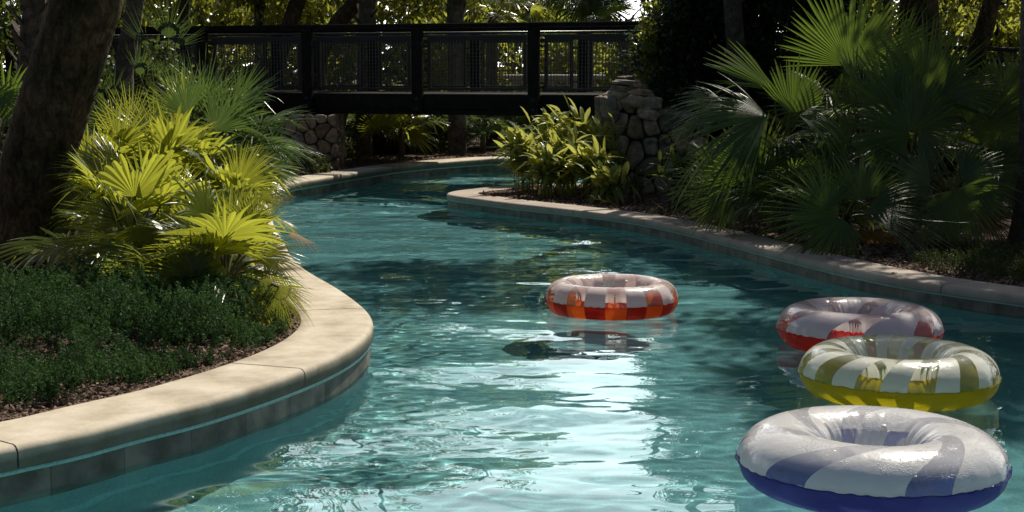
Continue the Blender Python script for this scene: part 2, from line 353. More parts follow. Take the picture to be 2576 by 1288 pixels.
# ------------------------------------------------------------------ water
xs = np.concatenate([np.linspace(-12, -4, 60, endpoint=False), np.linspace(-4, 4.2, 560, endpoint=False), np.linspace(4.2, 30, 90)])
ys = np.concatenate([np.linspace(-2, 5.6, 40, endpoint=False), np.linspace(5.6, 14, 640, endpoint=False), np.linspace(14, 30, 420)])
X, Y = np.meshgrid(xs, ys)
def waves(X, Y):
    Z = np.zeros_like(X); r = np.random.default_rng(7)
    wx = X + .10 * np.sin(Y * 1.7 + 1) + .06 * np.sin(X * 2.3 + Y * .9); wy = Y + .10 * np.sin(X * 1.3) + .05 * np.sin(Y * 2.9 + X)
    for k in range(90):
        lam = .13 * 12 ** r.random()
        th = r.normal(1.72, .34) if r.random() < .8 else r.random() * PI
        a = lam * (.0024 + .0012 * r.random()) * min(1.25, (lam / .45) ** .8) * .55
        Z += a * np.sin((wx * math.cos(th) + wy * math.sin(th)) * 2 * PI / lam + r.random() * 6.28)
    return Z
Zw = waves(X, Y)
patch = .75 + .35 * np.sin(X * .8 + 1.1 * np.sin(Y * .5)) * np.sin(Y * .45 + .6)
calm = 1 / (1 + np.exp(-(X * .8 + (Y - 8.6) * .35 + 1.6) * 2.2))      # sheltered near-left corner
far_ = 1 / (1 + np.exp(-(Y - 19) * 1.2)); Zw *= .52 * patch * (.35 + .65 * calm) * (1 + 1.0 * far_)
r = np.random.default_rng(21); Zf = np.zeros_like(X)
for _ in range(44):
    lam = .075 + .10 * r.random(); th = r.normal(1.6, .6)
    Zf += lam * .0011 * np.sin((X * math.cos(th) + Y * math.sin(th) + .03 * np.sin(X * 3 + Y * 2)) * 2 * PI / lam + r.random() * 6.28)
Zw += Zf * calm * np.exp(-((X + .1) / 1.5) ** 2) * (.55 + .45 * np.sin(X * 2.1 + Y * 1.1) * np.sin(Y * .9 - X)) / (1 + np.exp(-(Y - 6.8) * 2)) * 1.1
Zw *= 1 - .6 * np.exp(-(((X - .75) / .75) ** 2 + ((Y - 10.6) / .9) ** 2))
n, k = X.shape
i = np.arange(n * k).reshape(n, k)
Fw = np.stack([i[:-1, :-1], i[:-1, 1:], i[1:, 1:], i[1:, :-1]], -1).reshape(-1, 4)
m, N, L, out = nm('pool_water')
gl = N('ShaderNodeBsdfGlass', i_IOR=1.45, i_Roughness=0.0); gl.inputs['Color'].default_value = (.72, .90, .93, 1)
L(gl.outputs[0], out.inputs[0])
wt = mesh('water', np.stack([X, Y, Zw], -1), Fw, m, smooth=True); tag(wt, kind='structure')
wt.cycles.is_caustics_caster = True

# ------------------------------------------------------------------ bridge
BO = np.array([-1.5, 24.7]); by = R(-20.5); BD = np.array([math.cos(by), math.sin(by)]); BNn = np.array([-BD[1], BD[0]])
br = thing('footbridge', 'dark timber footbridge with wire mesh railings crossing the pool channel', 'bridge', (BO[0], BO[1], 0), by)
def Lb(s, t, z): return (s, t, z)
s0, s1 = -8.5, 4.9; BW = 2.35
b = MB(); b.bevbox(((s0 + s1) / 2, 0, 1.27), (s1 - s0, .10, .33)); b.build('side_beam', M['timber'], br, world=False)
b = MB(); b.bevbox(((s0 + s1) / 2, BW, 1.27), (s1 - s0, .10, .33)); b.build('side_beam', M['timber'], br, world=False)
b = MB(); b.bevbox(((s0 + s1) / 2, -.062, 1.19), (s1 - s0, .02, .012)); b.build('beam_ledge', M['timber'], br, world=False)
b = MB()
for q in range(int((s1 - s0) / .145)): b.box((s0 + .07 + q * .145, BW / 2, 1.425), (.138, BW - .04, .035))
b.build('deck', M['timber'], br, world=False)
for side, t0 in ((-1, 0), (1, BW)):
    tt = t0 + side * .0
    b = MB(); b.bevbox(((s0 + s1) / 2, tt, 2.535), (s1 - s0, .16, .07), .012); b.build('top_rail', M['timber'], br, world=False)
    b = MB(); b.tube([(s0, tt - side * .09, 2.415), (s1, tt - side * .09, 2.415)], .021, 10); b.build('grab_rail', M['pipe'], br, True, world=False)
    q = -8
    while q <= 4:
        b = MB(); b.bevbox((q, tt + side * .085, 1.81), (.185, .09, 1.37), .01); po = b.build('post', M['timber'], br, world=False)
        if side < 0:
            for zz in (1.2, 1.36):
                b = MB(); b.tube([(q, tt - .13, zz), (q, tt - .142, zz)], .022, 10); bo = b.build('bolt', M['pipe'], None, True, world=False); bo.parent = po
        a0, a1 = q + .15, q + 1.85
        b = MB(); fz0, fz1 = 1.50, 2.36
        b.box(((a0 + a1) / 2, tt, fz1 - .035), (a1 - a0, .045, .07)); b.box(((a0 + a1) / 2, tt, fz0 + .022), (a1 - a0, .045, .045))
        b.box((a0 + .028, tt, (fz0 + fz1) / 2 - .013), (.055, .045, fz1 - fz0 - .116)); b.box((a1 - .028, tt, (fz0 + fz1) / 2 - .013), (.055, .045, fz1 - fz0 - .116))
        for zz in (1.62, 2.2):
            b.box((q + .11, tt, zz), (.078, .03, .03)); b.box((q + 1.89, tt, zz), (.078, .03, .03))
        fr = b.build('panel_frame', M['black_metal'], br, world=False)
        b = MB(); z = fz0 + .09
        while z < fz1 - .08: b.box(((a0 + a1) / 2, tt, z), (a1 - a0 - .11, .006, .006)); z += .056
        s = a0 + .11
        while s < a1 - .06: b.box((s, tt + .006, (fz0 + fz1) / 2), (.008, .008, fz1 - fz0 - .12)); s += .056
        wm = b.build('wire_mesh', M['wire'], None, world=False); wm.parent = fr
        q += 2

# ramp railing continuing on the right bank
ft = thing('ramp_railing', 'low black metal railing behind the right-hand fan palms', 'railing', (6, 23, 0))
A = P(2100, 108, 25.5); B2 = P(2700, 131, 22.5)
b = MB(); b.tube([A, B2], .035, 8); b.build('handrail', M['black_metal'], ft, True)
b = MB(); b.tube([A - Vector((0, 0, .17)), B2 - Vector((0, 0, .17))], .018, 8); b.tube([A - Vector((0, 0, .9)), B2 - Vector((0, 0, .9))], .02, 8); b.build('rail', M['black_metal'], ft, True)
for f in (.02, .25, .5, .72, .93):
    q = A.lerp(B2, f); b = MB(); b.box((q.x, q.y, (q.z - .02) / 2 + .05), (.07, .07, q.z - .12)); b.build('post', M['black_metal'], ft)
b = MB()
for f in np.linspace(.02, .93, 50):
    q = A.lerp(B2, f); b.box((q.x, q.y, q.z - .535), (.012, .012, .7))
b.build('balusters', M['black_metal'], ft)

# ------------------------------------------------------------------ rubble stone
def clip(poly, p, nrm):
    out = []
    for a, b_ in zip(poly, poly[1:] + poly[:1]):
        da = (a - p) @ nrm; db = (b_ - p) @ nrm
        if da <= 0: out.append(a)
        if da * db < 0: out.append(a + (b_ - a) * da / (da - db))
    return out
def voronoi(w, hfun, n, sx=1.0, seed=1):
    r = np.random.default_rng(seed); hm = max(hfun(x) for x in np.linspace(0, w, 20))
    pts = []
    tries = 0
    while len(pts) < n and tries < 20000:
        tries += 1; p = np.array([r.random() * w, r.random() * hm])
        if p[1] > hfun(p[0]) - .03: continue
        dmin = .8 * math.sqrt(w * hm / n) * (1 - tries / 22000)
        if all(math.hypot((p - q)[0] * 1.35, (p - q)[1] * .8) > dmin for q in pts): pts.append(p)
    cells = []
    for a in range(len(pts)):
        hh = hfun(pts[a][0]); poly = [np.array(c) for c in ((0, 0), (w, 0), (w, hh), (0, hh))]
        for b_ in range(len(pts)):
            if a == b_: continue
            mid = (pts[a] + pts[b_]) / 2; d = pts[b_] - pts[a]; poly = clip(poly, mid, d / np.linalg.norm(d))
            if len(poly) < 3: break
        if len(poly) >= 3: cells.append(poly)
    return cells
def rubble(t, path, hfun, n, mat, z0, seed, depth=.07, gap=.012):
    """stones wrapped round a plan path (list of xy); outward normal is to the right of travel"""
    path = [np.array(p, float) for p in path]; L_ = [0]
    for a, b_ in zip(path[:-1], path[1:]): L_.append(L_[-1] + np.linalg.norm(b_ - a))
    def at(s):
        s = min(max(s, 0), L_[-1] - 1e-6); i = 0
        while L_[i + 1] < s: i += 1
        f = (s - L_[i]) / (L_[i + 1] - L_[i]); p = path[i] + (path[i + 1] - path[i]) * f
        d = (path[i + 1] - path[i]) / (L_[i + 1] - L_[i]); return p, np.array([d[1], -d[0]])
    rr = np.random.default_rng(seed)
    for poly in voronoi(L_[-1], hfun, n, seed=seed):
        c = sum(poly) / len(poly)
        # resample + chaikin rounding
        for _ in range(2):
            q = []
            for a, b_ in zip(poly, poly[1:] + poly[:1]): q += [a * .78 + b_ * .22, a * .22 + b_ * .78]
            poly = q
        sz = math.sqrt(np.mean([np.sum((a - c) ** 2) for a in poly]))
        if sz < .02: continue
        sh = max(.1, 1 - gap / sz); dp = depth * (.6 + .7 * rr.random()); V = []; tilt = rr.normal(0, .12, 2)
        lev = [(1.0, -.02), (1.0, .5), (.95, .8), (.84, .95), (.5, 1.0)]
        for sc, hgt in lev:
            for a in poly:
                d = (a - c) * sh * sc; uv = c + d; p, nn = at(uv[0])
                o_ = dp * hgt + (d @ tilt) + (rr.normal(0, .007) if sc < 1 else 0); V.append((p[0] + nn[0] * o_, p[1] + nn[1] * o_, z0 + uv[1]))
        p, nn = at(c[0]); V.append((p[0] + nn[0] * dp, p[1] + nn[1] * dp, z0 + c[1]))
        k = len(poly); f = []
        for l in range(len(lev) - 1):
            for j in range(k): f.append((l * k + j, l * k + (j + 1) % k, (l + 1) * k + (j + 1) % k, (l + 1) * k + j))
        for j in range(k): f.append(((len(lev) - 1) * k + j, (len(lev) - 1) * k + (j + 1) % k, len(lev) * k))
        mesh('stone', V, f, mat, t, True)
def boulder(t, c, size, mat, rz=0, seed=0, name='cap_stone'):
    r = np.random.default_rng(seed); nu, nv = 18, 12; V = []; ph = r.random(6) * 6
    for i in range(nv + 1):
        th = PI * i / nv
        for j in range(nu):
            a = 2 * PI * j / nu; d = np.array([math.sin(th) * math.cos(a), math.sin(th) * math.sin(a), math.cos(th)])
            d = np.sign(d) * np.abs(d) ** .75
            k = 1 + .10 * math.sin(3 * d[0] + ph[0]) * math.sin(2.5 * d[1] + ph[1]) + .09 * math.sin(5 * d[2] + 3 * d[0] + ph[2]) + .02 * r.normal()
            p = d * k * np.array(size) / 2; x, y = p[0] * math.cos(rz) - p[1] * math.sin(rz), p[0] * math.sin(rz) + p[1] * math.cos(rz)
            V.append((c[0] + x, c[1] + y, c[2] + p[2]))
    f = [(i * nu + j, (i + 1) * nu + j, (i + 1) * nu + (j + 1) % nu, i * nu + (j + 1) % nu) for i in range(nv) for j in range(nu)]
    return mesh(name, V, f, mat, t, True)
# right pillar
yp = 21.0
xL, xR = P(1512, 400, yp).x, P(1760, 400, yp).x
t = thing('stone_pillar', 'rounded fieldstone pillar with stacked cap stones at the right bridge end', 'stone pillar', ((xL + xR) / 2, yp + .5, HB - .03))
pth = [(xL + .12, yp + 1.3), (xL, yp + .3), (xL + .1, yp + .06), (xL + .35, yp - .02), (xR - .3, yp), (xR, yp + .1), (xR + .1, yp + .5), (xR + .1, yp + 1.2)]
Lp = [0]
for a, b_ in zip(pth[:-1], pth[1:]): Lp.append(Lp[-1] + math.dist(a, b_))
def hp(s):
    x = s - Lp[2]
    return (1.36 if x < .62 else max(1.02, 1.36 - (x - .62) * 1.6))
rubble(t, pth, hp, 62, M['pillar_stone'], HB - .05, 5, depth=.09, gap=.011)
b = MB(); k = len(pth); core = [(x * .98 + .02 * (xL + xR) / 2, y + .015) for x, y in pth]
Vc = [(x, y, .1) for x, y in core] + [(x, y, 1.15) for x, y in core]
b.add(Vc, [(i, (i + 1) % k, k + (i + 1) % k, k + i) for i in range(k)] + [tuple(range(k, 2 * k))])
b.box((xL + .48, yp + .62, 1.29), (.68, 1.0, .3)); b.build('mortar_core', M['mortar'], t)
for (u, v, dy, sx_, sy_, sz_, rz_) in [(1532, 262, .0, .22, .3, .26, .3), (1550, 240, .1, .34, .34, .13, .1), (1596, 258, 0, .42, .38, .19, .1), (1640, 262, .05, .30, .36, .20, -.1), (1560, 226, .1, .28, .3, .14, .2),
        (1606, 234, .1, .36, .32, .11, -.1), (1570, 208, .15, .32, .3, .09, .3), (1590, 213, .2, .24, .26, .14, -.3), (1618, 243, .15, .24, .3, .10, .6), (1574, 196, .2, .24, .22, .06, 0.2), (1612, 222, .3, .14, .2, .12, 1),
        (1670, 288, .1, .28, .34, .16, .1), (1712, 296, .1, .26, .34, .15, -.2), (1748, 306, .2, .24, .3, .15, .2), (1630, 290, -.04, .28, .3, .17, .1), (1537, 288, -.02, .24, .25, .2, .1),
        (1600, 250, .6, .5, .5, .3, 0), (1700, 300, .7, .6, .6, .25, 0)]:
    p = P(u, v, yp + dy); boulder(t, (p.x, p.y, p.z), (sx_, sy_, sz_), M['pillar_stone'], rz_, int(u + v))
# left pier under the bridge
y2 = 24.75
xa, xb = P(705, 400, y2).x, P(838, 400, y2).x
t = thing('stone_pier', 'pale fieldstone pier under the left end of the footbridge', 'stone pier', ((xa + xb) / 2, y2 + .5, HA - .03))
pth2 = [(xa, y2 + .02), (xb - .05, y2), (xb, y2 + .05), (xb + .02, y2 + 1.4)]
rubble(t, pth2, lambda s: .93, 44, M['pier_stone'], HA - .05, 9, depth=.05, gap=.009)
b = MB(); b.box(((xa + xb) / 2, y2 + .72, .62), (xb - xa - .01, 1.4, .93)); b.build('mortar_core', M['mortar'], t)

# ------------------------------------------------------------------ leaf meshes
def leaf_quads(C, D, Nn, ln, wd):
    """C centres (n,3), D direction, Nn side-ish vector; diamond leaves"""
    D = D / np.linalg.norm(D, axis=1)[:, None]
    W_ = np.cross(D, Nn); W_ /= (np.linalg.norm(W_, axis=1)[:, None] + 1e-9)
    ln = ln[:, None]; wd = wd[:, None]
    V = np.stack([C - D * ln * .5, C - D * ln * .05 + W_ * wd * .5, C + D * ln * .5, C - D * ln * .05 - W_ * wd * .5], 1).reshape(-1, 3)
    return V, np.arange(len(C) * 4).reshape(-1, 4)
def rand_dir(n, r, bias=(0, 0, 0)):
    d = r.normal(size=(n, 3)); d /= np.linalg.norm(d, axis=1)[:, None]
    return d + np.array(bias)
def crown(name, clumps, per, size, aspect, mat, parent, seed, bias=(0, 0, 0), squash=.8, shell=.5):
    """clumps: (m,4) x y z r"""
    r = np.random.default_rng(seed); clumps = np.asarray(clumps, float); m_ = len(clumps)
    idx = np.repeat(np.arange(m_), per); n = len(idx)
    d = rand_dir(n, r); rad = r.random(n) ** shell
    C = clumps[idx, :3] + d * (rad * clumps[idx, 3])[:, None] * np.array([1, 1, squash])
    D = rand_dir(n, r, bias); ln = size * (.6 + .8 * r.random(n))
    V, f = leaf_quads(C, D, rand_dir(n, r, (0, 0, 1.0)), ln, ln / aspect)
    return mesh(name, V, f, mat, parent)
def ellipsoid_clumps(c, rad, n, r, rmin=.3, rmax=.6, zmin=.1):
    d = rand_dir(n, r); q = r.random(n) ** .45
    pts = np.array(c) + d * q[:, None] * np.array(rad)
    pts[:, 2] = np.maximum(pts[:, 2], zmin)
    return np.concatenate([pts, (rmin + (rmax - rmin) * r.random(n))[:, None]], 1)
def trunk(name, pts, rads, mat, parent, n=14, sub=10, rough=.04):
    P_ = [np.array(p, float) for p in pts]; Q = []; RR = []
    for i in range(len(P_) - 1):
        p0 = P_[max(i - 1, 0)]; p1 = P_[i]; p2 = P_[i + 1]; p3 = P_[min(i + 2, len(P_) - 1)]
        for k in range(sub):
            t_ = k / sub; Q.append(.5 * ((2 * p1) + (-p0 + p2) * t_ + (2 * p0 - 5 * p1 + 4 * p2 - p3) * t_ ** 2 + (-p0 + 3 * p1 - 3 * p2 + p3) * t_ ** 3)); RR.append(rads[i] * (1 - t_) + rads[i + 1] * t_)
    Q.append(P_[-1]); RR.append(rads[-1])
    b = MB(); b.tube(Q, RR, n, jit=rough); return b.build(name, mat, parent, True)

# ------------------------------------------------------------------ palm fronds
def frond(hub, mid, nrm, Rr, spread=110, nseg=34, fuse=.45, droop=.25, cup=.15, seed=0, petiole=None, jag=.12):
    r = np.random.default_rng(seed)
    mid = Vector(mid).normalized(); nrm = Vector(nrm); nrm = (nrm - mid * nrm.dot(mid)).normalized(); side = mid.cross(nrm)
    mid, nrm, side, hub = map(np.array, (mid, nrm, side, hub))
    V = []; Fc = []; A = R(spread); dl = A / nseg
    st = np.array([.02, .16, .32, fuse, fuse + .14, fuse + .28, .87, 1.0])
    for i in range(nseg):
        th = -A + (2 * i + 1) * dl; q = abs(th) / A
        Ls = Rr * (1 - .22 * q ** 2) * (1 - jag * r.random()); f_ = fuse * (1 + .12 * r.normal())
        d_ = mid * math.cos(th) + side * math.sin(th); w_ = -mid * math.sin(th) + side * math.cos(th)
        twist = r.normal(0, .10); bend = r.normal(0, .05); dr = droop * (1 + .35 * r.normal()); base = len(V)
        if r.random() < .06: dr += .5
        for t_ in st:
            rr = t_ * Ls
            wd = rr * math.tan(dl) * 1.02 if t_ <= f_ else f_ * Ls * math.tan(dl) * max(.03, (1 - ((t_ - f_) / (1 - f_)) ** 1.6))
            cpt = hub + d_ * rr + nrm * (cup * rr * q ** 2) + w_ * bend * Ls * max(0, t_ - f_) + nrm * (-.06 * Ls * t_ ** 2)
            fold = .42 * wd
            tw = twist * max(0, t_ - f_) * 2
            for sgn, fo in ((-1, 0), (0, 1), (1, 0)):
                p = cpt + w_ * sgn * wd * math.cos(tw) + nrm * (fo * fold + sgn * wd * math.sin(tw))
                g = max(0, t_ - .25)
                p = p + np.array([0, 0, -1.0]) * dr * Ls * g ** 2 * 1.3
                V.append(p)
        for s_ in range(len(st) - 1):
            a = base + s_ * 3
            Fc.append((a, a + 1, a + 4, a + 3)); Fc.append((a + 1, a + 2, a + 5, a + 4))
    return V, Fc
def petiole(base, hub, rad=.009, sag=.12):
    base, hub = Vector(base), Vector(hub); L_ = (hub - base).length
    c = base.lerp(hub, .45) + Vector((0, 0, sag * L_)); pts = []
    for k in range(9):
        t_ = k / 8; pts.append(base * (1 - t_) ** 2 + c * 2 * t_ * (1 - t_) + hub * t_ ** 2)
    b = MB(); b.tube(pts, [rad * 1.5 * (1 - .5 * k / 8) for k in range(9)], 6); return b
FS = [100]
def add_frond(par, hub, mid, nrm, Rr, mat, base, **kw):
    FS[0] += 1
    V, Fc = frond(hub, mid, nrm, Rr, seed=FS[0], **kw)
    o = mesh('frond', V, Fc, mat, par)
    b = petiole(base, Vector(hub) + Vector(mid).normalized() * .02 * Rr); s = b.build('stalk', M['stalk'], None, True)
    # stalk is a sub-part of its frond (same frame)
    for v in s.data.vertices: v.co -= par.location
    s.parent = o
    return o
def auto_fronds(par, base, n, L0, L1, R0, R1, mat, seed, elev=(10, 85), az=(0, 360), **kw):
    r = np.random.default_rng(seed)
    n = int(n * (1.5 if seed < 300 else (.75 if seed < 306 else 1.1))); R0 *= 1.2; R1 *= 1.2
    for k in range(n):
        e = R(elev[0] + (elev[1] - elev[0]) * ((k + r.random()) / n)); a = R(az[0] + (az[1] - az[0]) * ((k * .618 + .1 * r.random()) % 1))
        L_ = L0 + (L1 - L0) * r.random(); d = Vector((math.cos(a) * math.cos(e), math.sin(a) * math.cos(e), math.sin(e)))
        hub = Vector(base) + d * L_; 
        mid = (d + Vector((r.normal() * .15, r.normal() * .15, -.12 - .25 * math.cos(e)))).normalized()
        up = Vector((-math.cos(a) * math.sin(e) * .8, -math.sin(a) * math.sin(e) * .8, 1)) + Vector((r.normal() * .25, r.normal() * .25, 0))
        q = dict(spread=r.uniform(80, 120), droop=r.uniform(.15, .4), nseg=int(r.integers(26, 36)), fuse=r.uniform(.38, .6) if mat.name == 'fan_palm_leaf' else r.uniform(.3, .45))
        if mat.name == 'fan_palm_leaf': q['nseg'] = int(r.integers(18, 25)); q['fuse'] = r.uniform(.42, .66); q.update(kw)
        add_frond(par, hub, mid, up, r.uniform(R0, R1), mat, Vector(base) + Vector((0, 0, .02)), **q)
def px_frond(par, base, u, v, y, rpx, ang, mat, tilt=(0, .3), away=0.0, **kw):
    """ang: direction of the midrib in the picture plane, degrees (90 = up)"""
    hub = P(u, v, y); mid = Vector((math.cos(R(ang)), away, math.sin(R(ang)))); nrm = Vector((tilt[0], -1, tilt[1]))
    add_frond(par, hub, mid, nrm, rpx * y / F, mat, base, **kw)

# ---- left clump
gL = 'fan palms in the left planting bed'
def plant(name, label, cat, x, y, z, group=None): return thing(name, label, cat, (x, y, z), 0, group)
zA = HA - .03; zB = HB - .03
def base_of(t, h=.12): return Vector(t.location) + Vector((0, 0, h))
# (u of base, depth, label, crown height, auto params, hand placed fronds)
Lp_ = [
 (330, 10.6, 'glossy fan palm nearest the dark leaning trunk, its fronds fanning left with white highlights', .25, dict(n=14, L0=.25, L1=.62, R0=.36, R1=.5, elev=(5, 80)), 'palm',
  [(320, 552, 10.6, 195, 155, (.1, .5), dict(spread=48, nseg=20, droop=.12, fuse=.35)), (285, 600, 10.1, 190, 205, (.1, .7), dict(spread=50, nseg=18, droop=.25, fuse=.4)),
   (385, 575, 10.2, 130, 265, (.0, .5), dict(spread=100, droop=.2)), (410, 660, 9.8, 250, 190, (0, .6), dict(spread=42, nseg=20, droop=.3, fuse=.6)), (270, 478, 11, 100, 100, (0, .2), dict(spread=55, nseg=12, droop=.05, fuse=.2))]),
 (560, 9.95, 'low fan palm with broad fronds hanging over the coping bend', .22, dict(n=15, L0=.2, L1=.5, R0=.34, R1=.44, elev=(5, 75), az=(50, 310)), 'palm',
  [(490, 590, 10.3, 115, 85, (0, .25), dict(spread=75, nseg=22, droop=.05, fuse=.7, cup=.3)), (487, 700, 9.5, 150, 150, (0, .3), dict(spread=110, droop=.1)), (588, 716, 9.4, 165, 275, (.1, .3), dict(spread=80, droop=.15)),
   (650, 705, 9.4, 160, -48, (.3, .5), dict(spread=60, droop=.2, fuse=.3)), (660, 640, 10.3, 120, -5, (.2, .8), dict(spread=75, droop=.3)), (620, 640, 10.2, 110, 40, (.2, .5), dict(spread=70, droop=.2)), (560, 665, 9.6, 150, 215, (0, .5), dict(spread=90, droop=.25)), (400, 690, 9.6, 170, 200, (0, .4), dict(spread=70, droop=.3)), (700, 720, 9.35, 120, -60, (.3, .5), dict(spread=65, droop=.2, fuse=.3)), (540, 640, 9.6, 160, 175, (0, .7), dict(spread=80, droop=.2)), (640, 590, 10, 150, 120, (.1, .5), dict(spread=80, droop=.15)), (340, 680, 9.7, 160, 225, (0, .4), dict(spread=70, droop=.25)), (430, 720, 9.5, 120, 260, (0, .4), dict(spread=80, droop=.2))]),
 (600, 12.3, 'sunlit yellow-green fan palm at the water side of the left bed', .3, dict(n=13, L0=.3, L1=.6, R0=.30, R1=.42, elev=(12, 80), az=(70, 290)), 'palm',
  [(622, 535, 11.9, 100, 82, (0, .1), dict(spread=40, nseg=14, droop=.03, fuse=.25)), (660, 500, 12, 90, 30, (.2, .8), dict(spread=80, droop=.2, fuse=.3)), (560, 470, 12, 120, 160, (0, 1.2), dict(spread=90, droop=.2))]),
 (430, 12.6, 'sunlit yellow-green fan palm in the middle of the left clump', .35, dict(n=16, L0=.35, L1=.8, R0=.38, R1=.52, elev=(10, 82)), 'palm',
  [(392, 352, 13.2, 165, 125, (0, .4), dict(spread=55, nseg=20, droop=.12, fuse=.3)), (330, 400, 12.6, 130, 170, (0, 1.0), dict(spread=70, droop=.25)), (412, 396, 12.4, 125, 80, (0, .1), dict(spread=60, nseg=20, droop=.04, fuse=.3)), (430, 440, 12.1, 190, 175, (0, 1.6), dict(spread=60, droop=.18, fuse=.6)), (440, 470, 11.8, 80, 75, (0, .3), dict(spread=45, nseg=10, fuse=.15, droop=.02)), (520, 420, 12.4, 120, 20, (.1, 1.2), dict(spread=80, droop=.2)), (330, 330, 13.4, 150, 110, (0, .3), dict(spread=60, nseg=24, droop=.1, fuse=.3)), (460, 300, 13.8, 150, 115, (0, .2), dict(spread=50, nseg=22, droop=.06, fuse=.3)), (270, 420, 12.2, 130, 140, (0, .6), dict(spread=70, droop=.15)), (600, 470, 12, 150, 60, (.1, .6), dict(spread=60, droop=.12)), (300, 450, 11.4, 190, 150, (0, .9), dict(spread=60, droop=.2, fuse=.5)), (500, 500, 11.2, 190, 165, (0, 1.2), dict(spread=60, droop=.2, fuse=.5)), (430, 520, 11, 150, 60, (.1, .7), dict(spread=80, droop=.15, fuse=.5)), (560, 560, 10.8, 150, 20, (.1, .9), dict(spread=80, droop=.2, fuse=.5))]),
 (540, 15.0, 'tall dark green palmetto with upright fronds in front of the bridge', .55, dict(n=13, L0=.4, L1=.8, R0=.45, R1=.62, elev=(25, 85)), 'palmetto',
  [(508, 298, 15, 200, 78, (0, .1), dict(spread=52, nseg=30, droop=.04, fuse=.3)), (590, 385, 14.6, 170, 38, (.1, .3), dict(spread=62, nseg=30, droop=.08, fuse=.35)), (560, 330, 14.8, 160, 55, (.1, .1), dict(spread=50, nseg=24, droop=.05, fuse=.3)), (645, 425, 14.3, 125, 15, (.1, .5), dict(spread=75, nseg=30, droop=.12, fuse=.35)), (500, 370, 14.6, 150, 95, (0, .2), dict(spread=60, nseg=26, droop=.05, fuse=.3))]),
 (610, 16.5, 'dark green palmetto leaning over the water below the bridge', .35, dict(n=12, az=(60, 300), L0=.3, L1=.6, R0=.38, R1=.5, elev=(8, 70)), 'palmetto', [(680, 430, 15.6, 80, 20, (.1, .5), dict(spread=70, droop=.1)), (600, 250, 16, 120, 50, (0, .2), dict(spread=50, nseg=20, droop=.04, fuse=.3)), (655, 400, 16, 120, 25, (.1, .4), dict(spread=70, droop=.12))]),
 (300, 15.5, 'small palmetto behind the leaning trunk at the back of the left bed', .5, dict(n=11, L0=.3, L1=.7, R0=.38, R1=.5, elev=(25, 85)), 'palmetto',
  [(252, 250, 15, 90, 85, (0, .1), dict(spread=45, nseg=16, droop=.03, fuse=.2)), (285, 240, 15.2, 90, 60, (0, .1), dict(spread=50, nseg=16, droop=.03, fuse=.2))]),
 (400, 17.0, 'young palmetto with stiff fronds rising highest above the left clump', .9, dict(n=0, L0=.2, L1=.4, R0=.35, R1=.45), 'palmetto',
  [(424, 96, 17, 130, 85, (0, .1), dict(spread=62, nseg=22, droop=.0, fuse=.22)), (372, 120, 17, 140, 122, (0, .1), dict(spread=26, nseg=9, droop=.0, fuse=.15)), (440, 120, 17, 100, 40, (0, .2), dict(spread=30, nseg=9, droop=.02, fuse=.15)), (350, 190, 16.8, 110, 75, (0, .2), dict(spread=50, nseg=14, droop=.02, fuse=.2)), (430, 210, 16.8, 110, 100, (0, .2), dict(spread=45, nseg=14, droop=.02, fuse=.2)), (378, 150, 17, 60, 260, (0, .3), dict(spread=40, nseg=6, droop=.3, fuse=.2))]),
 (240, 12.4, 'sunlit fan palm rising right beside the leaning trunk', .35, dict(n=12, L0=.3, L1=.65, R0=.36, R1=.48, elev=(10, 75)), 'palm', [(230, 420, 12, 140, 110, (0, .4), dict(spread=65, nseg=22, droop=.12, fuse=.45)), (300, 370, 12.2, 150, 70, (0, .3), dict(spread=60, nseg=22, droop=.08, fuse=.4)), (200, 520, 11.6, 130, 160, (0, .7), dict(spread=75, nseg=22, droop=.2))]),
 (480, 13.9, 'tall mid-green fan palm in the upper middle of the left clump', .45, dict(n=10, L0=.35, L1=.7, R0=.38, R1=.48, elev=(15, 75)), 'palmetto', [(470, 290, 13.6, 170, 110, (0, .3), dict(spread=60, nseg=24, droop=.08, fuse=.35)), (540, 330, 13.4, 150, 60, (.1, .4), dict(spread=60, nseg=24, droop=.08, fuse=.4))]),
 (150, 13.5, 'fan palm mostly hidden behind the dark leaning trunk', .3, dict(n=10, L0=.3, L1=.7, R0=.36, R1=.5, elev=(10, 75)), 'palm_dark', []),
 (-20, 14.5, 'glossy fan palm at the far left edge beyond the leaning trunk', .55, dict(n=10, L0=.35, L1=.8, R0=.4, R1=.55, elev=(15, 75)), 'palm_dark',
  [(20, 300, 14, 120, 110, (0, .3), dict(spread=60, nseg=20, droop=.15, fuse=.3)), (-10, 250, 14, 100, 20, (0, .8), dict(spread=70, nseg=20, droop=.25))]),
]
Lp_ = sorted(Lp_, key=lambda q: 'beside the leaning trunk' in q[2] and 'rising' in q[2] or 'upper middle' in q[2])
for j, (u, y, lab, ch, au, mt, hand) in enumerate(Lp_):
    x = (u - CU) / F * y; t = plant('fan_palm', lab, 'fan palm', x, y, zA, gL); bs = base_of(t, ch)
    b = MB(); b.tube([(x, y, zA - .05), (x + .01, y, zA + ch * .5), (x, y, zA + ch)], [.07, .06, .045], 10, jit=.15); b.build('stem', M['boot'], t)
    auto_fronds(t, bs, mat=M[mt], seed=200 + j, **au)
    for (hu, hv, hy, rp, an, ti, kw) in hand: px_frond(t, bs, hu, hv, hy, rp, an, M[mt], tilt=ti, **kw)
    if j in (1, 2, 3, 4):   # a few dry fronds low down
        auto_fronds(t, bs, 2, .3, .5, .25, .35, M['dead'], 400 + j, elev=(-12, 8), az=(-80, 40), droop=.7, spread=60)

